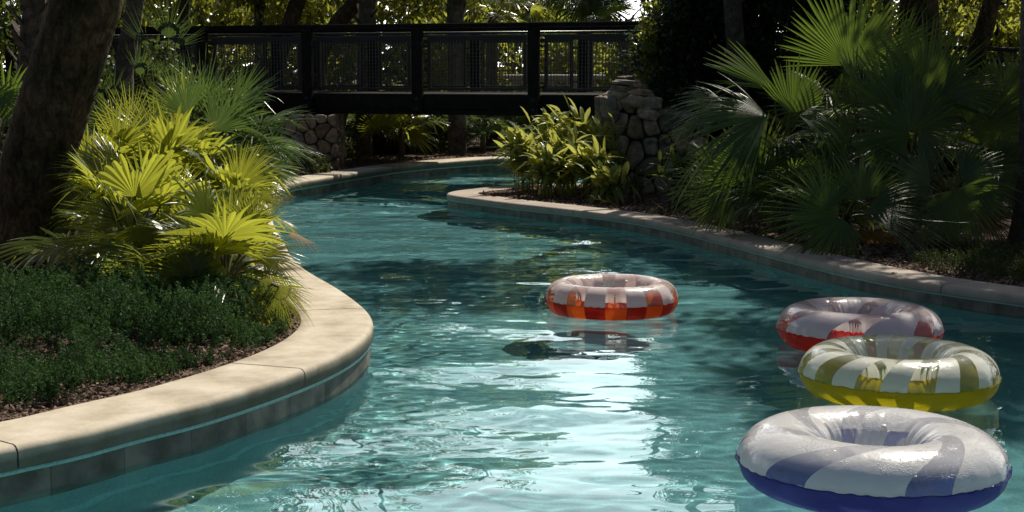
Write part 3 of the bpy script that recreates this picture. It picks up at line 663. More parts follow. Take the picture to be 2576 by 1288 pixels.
# ---- right clump
gR = 'fan palms massed on the right bank'
Rp_ = [
 (1960, 16.3, 'fan palm with long weeping fronds beside the stone pillar', .75, dict(n=7, L0=.3, L1=.7, R0=.5, R1=.7, elev=(5, 60)),
  [(1931, 294, 15.6, 255, 190, (.0, .9), dict(spread=66, nseg=40, droop=.36, fuse=.45)), (1991, 286, 16, 135, 80, (.1, .1), dict(spread=62, nseg=24, droop=.02, fuse=.6)), (1950, 230, 16.2, 190, 148, (0, .5), dict(spread=26, nseg=12, droop=.05, fuse=.5)),
   (1820, 255, 16.5, 150, 190, (0, 1.2), dict(spread=60, droop=.3)), (2010, 290, 15.4, 150, -15, (.2, .9), dict(spread=50, nseg=16, droop=.7, fuse=.35)), (1900, 350, 15.8, 105, 225, (0, .5), dict(spread=60, nseg=16, droop=.4))]),
 (2160, 17.2, 'tall fan palm whose upright frond reaches the top of the picture', .9, dict(n=8, L0=.4, L1=.8, R0=.5, R1=.7, elev=(5, 75)),
  [(2135, 165, 16.8, 205, 82, (.05, .05), dict(spread=98, nseg=46, droop=.05, fuse=.55, cup=.2)), (2260, 130, 17.2, 150, 35, (.1, .3), dict(spread=50, nseg=20, droop=.05, fuse=.3)), (2125, 178, 16.4, 95, 265, (.3, .7), dict(spread=45, nseg=12, droop=.4, fuse=.3)), (2150, 215, 16.2, 110, 100, (.6, .1), dict(spread=35, nseg=10, droop=.05, fuse=.5)), (2140, 370, 15.8, 155, 170, (0, .5), dict(spread=90, droop=.25))]),
 (2290, 15.8, 'largest fan palm with broad round fronds in the centre of the right bank', .7, dict(n=8, L0=.35, L1=.7, R0=.5, R1=.65, elev=(5, 70)),
  [(2325, 250, 15.8, 215, 75, (.1, .1), dict(spread=90, nseg=46, droop=.08, fuse=.5)), (2288, 335, 15.3, 165, 130, (.05, .15), dict(spread=125, nseg=50, droop=.12, fuse=.65)), (2310, 330, 15, 150, -45, (0, .8), dict(spread=60, nseg=24, droop=.35, fuse=.4)), (2250, 280, 15.6, 190, 105, (0, .2), dict(spread=50, nseg=26, droop=.05, fuse=.45)), (2370, 240, 15.6, 170, 20, (.1, .8), dict(spread=55, nseg=26, droop=.2, fuse=.4))]),
 (2490, 16.4, 'fan palm beside the right-hand palm trunk with a sunlit frond', .6, dict(n=8, L0=.35, L1=.8, R0=.5, R1=.65, elev=(5, 70)),
  [(2455, 345, 15.9, 185, 38, (.1, .3), dict(spread=85, nseg=44, droop=.12, fuse=.5)), (2535, 262, 16.6, 130, 88, (0, .1), dict(spread=85, nseg=30, droop=.03, fuse=.6)), (2480, 300, 16, 150, 60, (.1, .3), dict(spread=60, nseg=26, droop=.1, fuse=.4)), (2500, 420, 15.5, 140, -10, (0, .4), dict(spread=90, droop=.3))]),
 (2130, 14.6, 'low fan palm spreading over the mulch behind the right coping', .25, dict(n=9, L0=.2, L1=.5, R0=.4, R1=.55, elev=(2, 60)),
  [(2110, 545, 14.3, 190, 165, (.0, .4), dict(spread=75, nseg=38, droop=.12, fuse=.4)), (2165, 500, 14.3, 125, 95, (0, .3), dict(spread=85, nseg=30, droop=.06, fuse=.5)), (2175, 535, 14.1, 250, -2, (.0, 1.0), dict(spread=52, nseg=34, droop=.35, fuse=.35)), (2080, 530, 14.2, 120, 95, (0, .3), dict(spread=60, nseg=20, droop=.05, fuse=.4)), (2120, 550, 14, 120, 250, (0, .6), dict(spread=70, nseg=20, droop=.2, fuse=.4)), (2066, 440, 14.8, 90, 120, (.3, .3), dict(spread=70, nseg=18, droop=.2, fuse=.3))]),
 (2400, 14.7, 'low fan palm with a round drooping frond left of the right-hand trunk', .35, dict(n=8, L0=.25, L1=.6, R0=.4, R1=.55, elev=(2, 65)),
  [(2405, 478, 14.4, 150, -72, (.1, .35), dict(spread=100, nseg=42, droop=.15, fuse=.6)), (2420, 450, 14.6, 140, 20, (0, .7), dict(spread=80, nseg=24, droop=.2)), (2340, 470, 14.6, 140, 160, (0, .6), dict(spread=70, nseg=24, droop=.2))]),
 (1830, 17.2, 'small dark fan palm at the foot of the stone pillar', .3, dict(n=11, L0=.2, L1=.5, R0=.38, R1=.55, elev=(10, 75)), [(1840, 490, 16.2, 125, 200, (0, .5), dict(spread=85, nseg=34, droop=.15)), (1900, 440, 15.8, 170, 110, (0, .4), dict(spread=95, nseg=38, droop=.12)), (1950, 470, 15.8, 115, 215, (0, .5), dict(spread=80, nseg=34, droop=.12)), (1815, 450, 16.8, 110, 120, (0, .4), dict(spread=90, nseg=26, droop=.12)), (1790, 470, 16.5, 110, 190, (0, .7), dict(spread=80, nseg=24, droop=.2))]),
 (2000, 15.6, 'dark fan palm low between the weeping palm and the spreading one', .3, dict(n=11, L0=.2, L1=.55, R0=.4, R1=.55, elev=(5, 70)), []),
 (2560, 19.0, 'fan palm in deep shade behind the right-hand trunk', .6, dict(n=9, L0=.3, L1=.8, R0=.5, R1=.65, elev=(10, 70)), []),
 (2330, 18.8, 'fan palm in deep shade behind the largest right-bank palm', .8, dict(n=9, L0=.3, L1=.8, R0=.5, R1=.65, elev=(10, 75)), []),
 (2050, 18.8, 'fan palm in deep shade in front of the dark hedge', .6, dict(n=9, L0=.3, L1=.8, R0=.5, R1=.65, elev=(10, 75)), []),
]
for j, (u, y, lab, ch, au, hand) in enumerate(Rp_):
    x = (u - CU) / F * y; t = plant('fan_palm', lab, 'fan palm', x, y, zB, gR); bs = base_of(t, ch)
    b = MB(); b.tube([(x, y, zB - .05), (x + .01, y, zB + ch * .5), (x, y, zB + ch)], [.09, .08, .06], 10, jit=.15); b.build('stem', M['boot'], t)
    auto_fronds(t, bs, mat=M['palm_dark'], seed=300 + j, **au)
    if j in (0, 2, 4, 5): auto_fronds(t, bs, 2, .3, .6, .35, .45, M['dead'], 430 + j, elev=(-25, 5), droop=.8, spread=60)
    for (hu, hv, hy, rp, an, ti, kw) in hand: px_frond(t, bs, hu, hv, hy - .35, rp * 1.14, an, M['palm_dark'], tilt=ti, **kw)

# ------------------------------------------------------------------ ginger plants
def lance(V, Fc, base, d, up, ln, wd, droop):
    d = d / np.linalg.norm(d); s = np.cross(d, up); s /= np.linalg.norm(s) + 1e-9; n = np.cross(s, d); b0 = len(V)
    for t_, w_ in ((0, .08), (.2, .75), (.45, 1), (.75, .65), (1, .03)):
        c = base + d * ln * t_ + np.array([0, 0, -1]) * droop * ln * t_ ** 2
        V.append(c - s * wd * w_ / 2 + n * .12 * wd * w_); V.append(c); V.append(c + s * wd * w_ / 2 + n * .12 * wd * w_)
    for k in range(4):
        a = b0 + 3 * k; Fc.append((a, a + 1, a + 4, a + 3)); Fc.append((a + 1, a + 2, a + 5, a + 4))
def ginger(u, y, hgt, nst, label, mat, z0, seed, lean=(-.35, -.1), group='leafy ginger plants beside the stone pillar', leaf=.34, nl=10):
    r = np.random.default_rng(seed); x = (u - CU) / F * y; t = plant('ginger_plant', label, 'plant', x, y, z0, group)
    for k in range(int(nst * 1.35)):
        a = r.random() * 6.28; ln_ = r.random() * .6; top = np.array([x, y, z0]) + np.array([math.cos(a) * ln_ * .45 + lean[0] * hgt * .6, math.sin(a) * ln_ * .3 + lean[1] * hgt, hgt * (.55 + .5 * r.random())])
        bp = np.array([x + r.normal() * .09, y + r.normal() * .09, z0]); cp = np.array([bp[0], bp[1], top[2] * .85])
        V = []; Fc = []; pts = []
        for q in range(11):
            f_ = q / 10; pts.append(bp * (1 - f_) ** 2 + cp * 2 * f_ * (1 - f_) + top * f_ ** 2)
        mbt = MB(); mbt.tube(pts, [.009 - .0005 * q for q in range(11)], 5)
        V = [np.array(p) for p in mbt.v]; Fc = list(mbt.f)
        for q in range(nl):
            f_ = .25 + .75 * q / (nl - 1); i_ = min(9, int(f_ * 10)); p = pts[i_] + (pts[i_ + 1] - pts[i_]) * (f_ * 10 - i_) if i_ < 10 else pts[-1]
            tg = pts[i_ + 1] - pts[i_]; tg /= np.linalg.norm(tg); sd = np.cross(tg, [math.cos(a + 1), math.sin(a + 1), .2]); sd /= np.linalg.norm(sd)
            d = tg * .75 + sd * (1 if q % 2 else -1) * .65 + r.normal(size=3) * .12
            lance(V, Fc, p, d, np.array([0, 0, 1.0]) + r.normal(size=3) * .2, leaf * (.75 + .45 * r.random()), leaf * .23, .28)
        mesh('leafy_stem', V, Fc, mat, t)
gl_ = [(1335, 20.9, .80, 12, 'sunlit ginger plant nearest the peninsula tip'), (1385, 20.2, .55, 13, 'short sunlit ginger plant at the front left of its bed'), (1440, 20.4, .72, 14, 'bright ginger plant in the middle front of its clump'),
       (1415, 21.6, 1.0, 12, 'tall ginger plant at the back left of its clump'), (1480, 21.3, 1.12, 13, 'tallest sunlit ginger plant touching the underside of the bridge'), (1500, 19.9, .62, 13, 'ginger plant against the lower left of the stone pillar'),
       (1330, 22.1, .72, 9, 'ginger plant at the rear edge of the peninsula'), (1540, 20.8, .95, 10, 'ginger plant pressed against the left side of the stone pillar'), (1545, 19.4, .38, 9, 'small shaded ginger plant in front of the stone pillar')]
for j, (u, y, h_, ns, lab) in enumerate(gl_): ginger(u, y, h_, ns, lab, M['ginger'], zB, 700 + j)
ginger(1600, 19.2, .42, 6, 'sparse young plant at the foot of the stone pillar', M['bg_dark'], zB, 720, lean=(0, 0), leaf=.2, nl=6)
ginger(1715, 18.4, .62, 9, 'shaded leafy plant right of the stone pillar', M['palm_dark'], zB, 721, lean=(-.2, 0), leaf=.24)
ginger(1548, 18.7, .14, 2, 'tiny green seedling in the mulch near the pillar', M['ginger'], zB, 722, lean=(0, 0), leaf=.1, nl=4)
ginger(1650, 17.6, .14, 2, 'tiny seedling in shaded mulch further right', M['ginger'], zB, 723, lean=(0, 0), leaf=.1, nl=4)

# ------------------------------------------------------------------ ground covers and mulch
def in_poly(px, py, poly):
    ins = np.zeros(len(px), bool); j = len(poly) - 1
    for i in range(len(poly)):
        xi, yi = poly[i]; xj, yj = poly[j]
        c = ((yi > py) != (yj > py)) & (px < (xj - xi) * (py - yi) / (yj - yi + 1e-12) + xi); ins ^= c; j = i
    return ins
def cover(name, label, poly_px, h, z0, dens, mat, seed, per=26, ls=.022, sink=0):
    r = np.random.default_rng(seed); poly = [tuple(G(u, v, z0)[:2]) for u, v in poly_px]; pa_ = np.array(poly)
    lo_, hi_ = pa_.min(0), pa_.max(0); n = int((hi_[0] - lo_[0]) * (hi_[1] - lo_[1]) * dens)
    px = lo_[0] + (hi_[0] - lo_[0]) * r.random(n); py = lo_[1] + (hi_[1] - lo_[1]) * r.random(n); k = in_poly(px, py, poly); px, py = px[k], py[k]
    # mounded height
    nm_ = int((hi_[0] - lo_[0]) * (hi_[1] - lo_[1]) * 5.2); mc = lo_ + (hi_ - lo_) * r.random((nm_, 2)); mr_ = .2 + .14 * r.random(nm_); mh = .6 + .4 * r.random(nm_); q_ = np.zeros(len(px))
    for a_, b_, c_ in zip(mc, mr_, mh): q_ = np.maximum(q_, c_ * (1 - ((px - a_[0]) ** 2 + (py - a_[1]) ** 2) / b_ ** 2))
    hh = h * (.2 + .8 * np.sqrt(np.clip(q_, 0, 1)))
    # sink towards the edge
    dmin = np.full(len(px), 9.0)
    for i in range(len(poly)):
        a = pa_[i]; b_ = pa_[(i + 1) % len(poly)]; d = b_ - a; tt = np.clip(((px - a[0]) * d[0] + (py - a[1]) * d[1]) / (d @ d), 0, 1)
        dmin = np.minimum(dmin, np.hypot(px - a[0] - tt * d[0], py - a[1] - tt * d[1]))
    hh *= np.clip(.72 + dmin / .2, 0, 1)
    m_ = len(px); C0 = np.stack([px, py, z0 + hh * (.55 + .45 * r.random(m_))], -1)
    up = rand_dir(m_, r, (0, 0, 1.3)); up /= np.linalg.norm(up, axis=1)[:, None]
    idx = np.repeat(np.arange(m_), per); f_ = np.tile(np.linspace(0, 1, per), m_)[:, None]
    L_ = (.09 + .09 * r.random(m_))[idx][:, None]
    C = C0[idx] + up[idx] * (f_ - .8) * L_ + r.normal(size=(len(idx), 3)) * .007
    D = up[idx] * .8 + rand_dir(len(idx), r) * .9
    ln = ls * (.6 + .7 * r.random(len(idx)))
    V, f = leaf_quads(C, D, rand_dir(len(idx), r), ln, ln * .42)
    return tag(mesh(name, V, f, mat), label, 'ground cover', kind='stuff')
cover('ground_cover', 'dense dark green feathery ground cover filling the near left bed', [(-200, 1098), (0, 1052), (200, 1010), (340, 980), (480, 938), (600, 905), (690, 866), (730, 832), (722, 800), (600, 815), (430, 830), (280, 805), (130, 800), (0, 820), (-200, 860)], .46, zA, 760, M['cover'], 51, per=42, ls=.02)
cover('ground_cover', 'olive green low ground cover on the right bank below the palm trunk', [(2290, 672), (2400, 694), (2576, 723), (2800, 752), (2850, 690), (2576, 640), (2450, 628), (2330, 640)], .16, zB, 500, M['cover2'], 52, per=22)

def mulch(name, label, C, W, h, seed, n, width, ylo, yhi, mat, size=.03):
    r = np.random.default_rng(seed); idx = np.nonzero((C[:, 1] > ylo) & (C[:, 1] < yhi))[0]
    i = r.choice(idx, n); q = (W + .01 + width * r.random(n) ** 1.4); t = np.gradient(C, axis=0); t /= np.linalg.norm(t, axis=1)[:, None]
    nn = np.stack([-t[:, 1], t[:, 0]], -1); p = C[i] + nn[i] * q[:, None] + r.normal(size=(n, 2)) * .02
    dd = np.array([np.min(np.linalg.norm(C[::6] - a, axis=1)) for a in p]); p = p[dd > W + .01]; n = len(p)
    Cc = np.stack([p[:, 0], p[:, 1], h + .004 + .02 * r.random(n)], -1); D = rand_dir(n, r); D[:, 2] *= .35
    ln = size * (.5 + 1.2 * r.random(n)); up = rand_dir(n, r) * .5 + np.array([0, 0, 1.0])
    V, f = leaf_quads(Cc, D, up, ln, ln * (.25 + .35 * r.random(n)))
    return tag(mesh(name, V, f, mat), label, 'mulch', kind='stuff')
mulch('mulch', 'brown bark mulch along the inner edge of the left coping', CA, .47, zA, 61, 16000, 1.2, 5, 14, M['chip'])
mulch('mulch', 'pale leaf litter on the far bank beneath the bridge', CA, .47, zA, 62, 9000, 2.2, 20, 29, M['chip'], .05)
mulch('mulch', 'dark bark mulch behind the right coping', CB, .42, zB, 63, 26000, 1.6, 9, 23, M['chip'], .045)

for k, (u_, v_) in enumerate([(1835, 590), (1848, 588), (1856, 593), (1842, 596), (1700, 563), (2090, 648), (2250, 684)]):
    p = G(u_, v_, HB + .012); a_ = k * 1.7; d_ = np.array([math.cos(a_), math.sin(a_), .25]); V = []; Fc = []
    lance(V, Fc, np.array(p) - d_ * .04, d_, np.array([0, 0, 1.0]), .10, .035, .3)
    tag(mesh('fallen_leaf', V, Fc, M['dead']), 'dry brown fallen leaf lying on the right-hand concrete coping', 'leaf', 'fallen leaves on the right coping')
# ------------------------------------------------------------------ trunks and big trees
# dark leaning tree at the left
def pxs(pts, y): return [tuple(P(u, v, y)) for u, v in pts]
yt = 11.6
t = thing('leaning_tree', 'large dark mossy tree leaning right at the left edge of the picture', 'tree', tuple(P(30, 745, yt)))
tp = pxs([(-5, 800), (15, 700), (50, 560), (88, 420), (125, 300), (160, 190), (200, 60), (228, -40)], yt) + [(-3.05, 11.7, 3.4), (-2.6, 12.0, 4.6), (-2.3, 12.6, 6.2)]
tr = trunk('trunk', tp, [.36, .285, .25, .262, .272, .268, .262, .26, .25, .22, .16], M['bark'], t, n=40, sub=14, rough=.018)
r_ = np.random.default_rng(91)
# crown well above the frame
crown('crown', np.concatenate([ellipsoid_clumps((-4.6, 12.2, 7.0), (2.2, 2.2, 1.2), 45, r_, .3, .6)]), 130, .09, 2.2, M['bg_dark'], t, 92)
for a_ in [((-2.6, 12, 4.6), (-4.4, 12.6, 6.8)), ((-2.9, 11.8, 4.0), (-4.2, 10.6, 6.6))]:
    trunk('limb', [a_[0], tuple((np.array(a_[0]) + np.array(a_[1])) / 2 + np.array([0, 0, .3])), a_[1]], [.12, .09, .04], M['bark'], t, n=10)

# palm trunk at the right edge
yt = 14.9
t = thing('palm_tree', 'grey ringed palm trunk cut by the right edge of the picture', 'palm tree', tuple(P(2606, 615, yt)))
tp = pxs([(2606, 640), (2606, 590), (2608, 520), (2612, 400), (2616, 200), (2618, 0)], yt) + [(5.22, 14.95, 4.5), (5.25, 15.0, 6.5)]
bb = trunk('trunk', tp, [.33, .26, .21, .19, .185, .18, .17, .16], M['bark2'], t, n=32, sub=14, rough=.02)
bs = Vector((5.25, 15, 6.5))
auto_fronds(t, bs, 20, .5, .9, .6, .8, M['palm_dark'], 950, elev=(-20, 80))

# hedge right of the bridge
r_ = np.random.default_rng(31)
t = thing('hedge_tree', 'dense dark small-leaved evergreen hiding the right end of the bridge', 'evergreen tree', (3.2, 22.8, zB))
hx = lambda u, y: (u - CU) / F * y
cl = []
for k in range(520):
    y = 21.9 + 2.2 * r_.random(); z = .5 + 4.8 * r_.random()
    ul = 1650 + 40 * math.sin(z * 2.3) - (25 if 1.4 < z < 2.2 else 0)
    ur = 2120; u = ul + (ur - ul) * r_.random()
    if z > 3.2 + (u - 1650) / 150: z = .5 + 2.6 * r_.random()
    cl.append((hx(u, y) + .1, y, z, .25 + .2 * r_.random()))
crown('crown', cl, 190, .085, 1.8, M['hedge'], t, 32, shell=.7)
cl = [(hx(1612 + 22 * r_.random(), 21.9), 21.8 + .3 * r_.random(), 1.25 + 1.5 * r_.random(), .10 + .05 * r_.random()) for k in range(22)]
crown('sunlit_leaves', cl, 60, .07, 1.9, M['bg_leaf'], t, 33)  # sunlight on the hedge edge put into a brighter leaf colour
for (x, y) in ((2.9, 23), (3.8, 23.3), (2.3, 23.2)): trunk('trunk', [(x, y, 0), (x + .1, y, 2), (x - .1, y + .1, 4.8)], [.11, .09, .04], M['bark2'], t, n=8)

# canopy trees on the right bank, crowns above the frame (shade the right bank and the right half of the pool)
def tree(name, label, x, y, z0, h, cr, crz, n, per, size, asp, mat, seed, lean=(0, 0), bare=.35, trad=.16, group=None, bark='bark2', bias=(0, 0, 0), rmin=.3, rmax=.65, low=None):
    r = np.random.default_rng(seed); t = thing(name, label, 'tree', (x, y, z0), 0, group)
    top = (x + lean[0], y + lean[1], h)
    trunk('trunk', [(x, y, z0 - .1), (x + lean[0] * .3, y + lean[1] * .3, h * .33), (x + lean[0] * .75, y + lean[1] * .75, h * .66), top], [trad * 1.25, trad, trad * .75, trad * .3], M[bark], t, n=12)
    for k in range(5):
        a = k * 1.26 + r.random(); z1 = h * (bare + .1 * k * (1 - bare)); f = z1 / h
        p0 = np.array([x + lean[0] * f, y + lean[1] * f, z1]); p1 = p0 + np.array([math.cos(a) * cr * .7, math.sin(a) * cr * .7, crz * .6])
        trunk('limb', [tuple(p0), tuple((p0 + p1) / 2 + np.array([0, 0, .15])), tuple(p1)], [trad * .45, trad * .3, .02], M[bark], t, n=7, sub=4)
    cz = h - crz * .75
    cl = ellipsoid_clumps((x + lean[0] * .9, y + lean[1] * .9, cz), (cr, cr, crz), n, r, rmin, rmax, .4 if low is None else low)
    crown('crown', cl, per, size, asp, mat, t, seed + 1, bias=bias)
    return t
gC = 'canopy trees over the right bank'
tree('shade_tree', 'broad shade tree rising behind the large right-bank fan palms', 8.4, 18.8, zB, 8.6, 3.3, 1.5, 150, 170, .13, 2, M['bg_dark'], 1001, lean=(-.6, -.6), trad=.2, group=gC)
tree('shade_tree', 'shade tree rising behind the dark hedge', 6.8, 26.0, zB, 8.8, 3.0, 2.2, 110, 150, .12, 2, M['bg_dark'], 1011, trad=.17, group=gC)
tree('shade_tree', 'shade tree with leaning trunk at the far right behind the railing', 10.0, 25.5, zB, 9, 3.2, 2.4, 110, 150, .12, 2, M['bg_dark'], 1021, lean=(-.8, 0), trad=.26, group=gC, bark='bark')
tree('shade_tree', 'shade tree with thick dark trunk right of the tall fan palm', 6.3, 24.0, zB, 9.5, 2.8, 2.2, 110, 150, .12, 2, M['bg_dark'], 1031, trad=.22, group=gC, bark='bark')

tree('shade_tree', 'added shade tree hidden in the dark hedge, its unseen crown shading mid-pool', 3.5, 22.6, zB, 7.6, 1.9, .7, 60, 130, .12, 2, M['bg_dark'], 1041, lean=(-1.2, -3.2), trad=.13, group=gC)  # crown out of view, added to shade the mid-pool water
tree('shade_tree', 'shade tree at the right edge beyond the grey palm trunk', 8.6, 14.6, zB, 7.6, 2.6, 1.1, 90, 150, .12, 2, M['bg_dark'], 1051, trad=.18, group=gC)
# background trees
gB = 'trees beyond the bridge'
bgl = [(-13.5, 30, 9.5, 3.2, 4.4, 'bg_dark', 'dark tree beyond the bridge at the far left'), (-9.6, 28, 9.5, 2.6, 4.3, 'bg_dark', 'dark tree behind the left palm clump'), (-7.2, 33, 10, 2.6, 4.5, 'bg_leaf', 'tree with hanging foliage above the left end of the bridge'),
       (-5.0, 30.5, 9.6, 2.0, 4.4, 'bg_leaf', 'yellow-green tree behind the left bridge panels'), (-3.2, 34, 9.8, 2.2, 4.6, 'bg_leaf', 'sunlit tree behind the second bridge panel'), (-1.2, 37, 8.0, 2.0, 3.8, 'bg_leaf', 'sunlit tree behind the middle of the bridge'),
       (7.4, 30, 10, 2.8, 4.6, 'bg_leaf', 'tree beyond the hedge at the right'), (11.0, 31, 10, 3.0, 4.6, 'bg_leaf', 'sunlit hanging tree behind the right railing'), (14.5, 29, 10, 3.2, 4.6, 'bg_dark', 'dark tree beyond the right edge trunk'), (4.4, 36, 9, 1.7, 4.2, 'bg_dark', 'narrow dark tree just right of the sky gap')]
for j, (x, y, h_, cr_, cz_, mt, lab) in enumerate(bgl):
    dens = .32 if x > -4 and x < 0 else 1
    tree('background_tree', lab, x, y, zA, h_, cr_, cz_, int(120 * dens), (150 if mt == 'bg_dark' else 105), .19, 3.0, M[mt], 1100 + 10 * j, lean=(random.uniform(-.5, .5), 0), trad=.12, group=gB, bias=(0, 0, -1.0), rmin=.3, rmax=.7, low=.8)
# low shrubs closing the view below the crowns
gS = 'shrubs beyond the bridge'
shr = [(-12, 26, 2.2, 'left of the leaning trunk'), (-8.6, 21.5, 3.3, 'in shade behind the leaning trunk'), (-6.6, 20.6, 2.9, 'in deep shade behind the young palmetto'), (-5.2, 21.9, 2.2, 'in deep shade behind the tall palmetto'), (-4.9, 28.5, 1.6, 'behind the left stone pier'), (-2.9, 29.5, 1.25, 'right of the left stone pier'), (-1.9, 30.2, 1.3, 'on the far bank below the second bridge panel'),
       (-.6, 31.5, 1.6, 'on the far bank beside the slim trunk'), (.7, 31.2, 1.5, 'on the far bank below the third bridge panel'), (2.2, 31.5, 1.5, 'behind the ginger clump'), (4.2, 30.5, 2.2, 'far behind the stone pillar'), (6.5, 28.5, 2.4, 'beyond the dark hedge'), (9.5, 28.8, 1.9, 'behind the right railing'), (12.5, 28.5, 2.2, 'at the far right beyond the railing'), (5.6, 21.6, 1.5, 'closing the shade behind the largest right-bank palm'), (7.0, 21.0, 1.4, 'in shade left of the grey palm trunk'), (8.3, 20.4, 1.4, 'in shade right of the grey palm trunk')]
for j, (x, y, h_, lab) in enumerate(shr):
    r_ = np.random.default_rng(1300 + j); t = thing('background_shrub', 'dark leafy shrub ' + lab, 'shrub', (x, y, zA), 0, gS)
    trunk('stem', [(x, y, 0.1), (x + .05, y, h_ * .7)], [.05, .02], M['bark2'], t, n=6, sub=3)
    crown('foliage', ellipsoid_clumps((x, y, h_ * .5), (1.15, .8, h_ * .5), 44, r_, .2, .42, .3), 150, .12, 2.6, M['bg_dark'], t, 1400 + j)
# far woodland backdrop: one mass
r_ = np.random.default_rng(77); cl = []
for k in range(1500):
    x = -34 + 70 * r_.random(); y = 44 + 3.5 * r_.random(); gap = 1.2 < x / y * 46 < 5.0
    cl.append((x, y, (2.5 if gap else 8.5) * r_.random() + .3, .6 + .6 * r_.random()))
tag(crown('far_woodland', cl, 95, .28, 2.6, M['far_leaf'], None, 78, bias=(0, 0, -.6)), 'far wood of yellow-green foliage beyond all other trees', 'woodland', kind='stuff')

cl = []
for k in range(1100):
    x = -38 + 78 * r_.random(); y = 50 + 3 * r_.random(); gap = 1.2 < x / y * 46 < 5.0
    cl.append((x, y, (2.4 if gap else 9) * r_.random() + .3, .9 + .6 * r_.random()))
tag(crown('far_woodland', cl, 110, .46, 2.2, M['bg_dark'], None, 79), 'shadowy wood at the very back closing the view under the sky', 'woodland', kind='stuff')
# dark trunks and booted palms beyond the bridge
def bg_trunk(label, pts, y, rad, bark='bark', crown_=None):
    q = pxs(pts, y); t = thing('background_palm' if crown_ else 'background_tree', label, 'palm tree' if crown_ else 'tree', (q[0][0], q[0][1], zA))
    t_ = [(q[0][0], q[0][1], zA - .1)] + q
    trunk('trunk', t_, [rad * 1.2] + list(np.linspace(rad, rad * .8, len(q))), M[bark], t, n=14)
    return t, q[-1]
def boots(t, q0, q1, rad, n, seed):
    r = np.random.default_rng(seed); b = MB(); q0, q1 = Vector(q0), Vector(q1)
    for k in range(n):
        f = k / n; p = q0.lerp(q1, f); a = k * 2.4; d = Vector((math.cos(a), math.sin(a), 0)); s = Vector((-d.y, d.x, 0))
        b.add([p + d * rad * .7 - s * .08, p + d * rad * .7 + s * .08, p + d * (rad + .11) + Vector((0, 0, .22)) + s * .03, p + d * (rad + .11) + Vector((0, 0, .22)) - s * .03], [(0, 1, 2, 3)])
        b.add([p + d * rad * .6 - s * .08, p + d * rad * .6 + s * .08, p + d * (rad + .1) + Vector((0, 0, .24)) + s * .03, p + d * (rad + .1) + Vector((0, 0, .24)) - s * .03], [(3, 2, 1, 0)])
    b.build('leaf_bases', M['boot'], t)
def palm_crown(t, top, n, Rr, seed, mt='palm_dark', elev=(-35, 75)):
    auto_fronds(t, Vector(top), n, .45, .9, Rr * .8, Rr, M[mt], seed, elev=elev)
t, _ = bg_trunk('dark trunk leaning right above the left bridge panel', [(690, 200), (730, 60), (770, -60), (830, -260)], 29.5, .17)
crown('crown', ellipsoid_clumps((_[0], 29.5, 6.2), (1.5, 1.3, .9), 24, r_, .3, .6), 110, .1, 3, M['bg_dark'], t, 1501)
t, _ = bg_trunk('second dark trunk leaning right toward the booted palm', [(800, 160), (850, 60), (905, -20), (980, -240)], 29.8, .18)
crown('crown', ellipsoid_clumps((_[0], 29.8, 6.3), (1.2, 1.2, .8), 20, r_, .3, .6), 110, .1, 3, M['bg_dark'], t, 1502)
t, top = bg_trunk('palm with rough booted trunk behind the middle bridge post', [(915, 300), (918, 100), (922, -20), (925, -260)], 28.5, .15, 'boot', True)
boots(t, P(915, 200, 28.5), top, .15, 40, 1); palm_crown(t, top, 16, .75, 1510)
t, top = bg_trunk('palm with booted trunk behind the third bridge panel', [(1150, 300), (1146, 100), (1142, -40), (1130, -150)], 29.3, .17, 'boot', True)
boots(t, P(1150, 60, 29.3), top, .17, 24, 2); palm_crown(t, top, 16, .8, 1520, elev=(-60, 60))
t, top = bg_trunk('slim tan trunk standing on the far bank under the bridge', [(1138, 352), (1146, 300), (1150, 150), (1158, 20), (1160, -100)], 31.0, .10, 'bark2')
crown('crown', ellipsoid_clumps((top[0], 31, 5.4), (1.0, 1.0, .7), 14, r_, .3, .5), 100, .1, 3, M['bg_dark'], t, 1503)
t, top = bg_trunk('short palm with bright fan fronds above the bridge rail', [(1235, 300), (1238, 120), (1240, 50)], 32.5, .14, 'boot', True)
palm_crown(t, top, 18, .62, 1530, 'palm', elev=(-30, 70))
t, top = bg_trunk('palm with a shaggy crown right of the bright short palm', [(1340, 300), (1338, 120), (1335, 20)], 34.5, .14, 'boot', True)
palm_crown(t, top, 16, .62, 1540, 'palm_dark', elev=(-50, 50))
t, top = bg_trunk('palm whose fronds hang down against the bright sky gap', [(1480, 300), (1478, 120), (1470, -62)], 33.0, .13, 'boot', True)
palm_crown(t, top, 17, .8, 1550, 'palm_dark', elev=(-75, 20))
t, top = bg_trunk('low dark palm at the right side of the sky gap', [(1572, 300), (1570, 120), (1568, 75)], 31.5, .12, 'boot', True)
palm_crown(t, top, 16, .6, 1560, 'palm_dark', elev=(-20, 50))
t, _ = bg_trunk('thick dark trunk above the right railing', [(2340, 240), (2335, 60), (2330, -200), (2330, -600)], 22.5, .17)
t, _ = bg_trunk('curving dark trunk at the upper right', [(2455, 160), (2480, 60), (2510, -60), (2580, -400)], 23.5, .15)
t, _ = bg_trunk('grey trunk rising behind the left palm clump', [(310, 230), (318, 140), (338, 20), (360, -120)], 19.5, .13, 'bark2')
t, top = bg_trunk('shaggy palm trunk at the upper left corner', [(70, 300), (78, 100), (88, -20), (92, -300)], 17.5, .14, 'boot', True)
boots(t, P(72, 220, 17.5), top, .14, 40, 3); palm_crown(t, top, 12, .7, 1570)

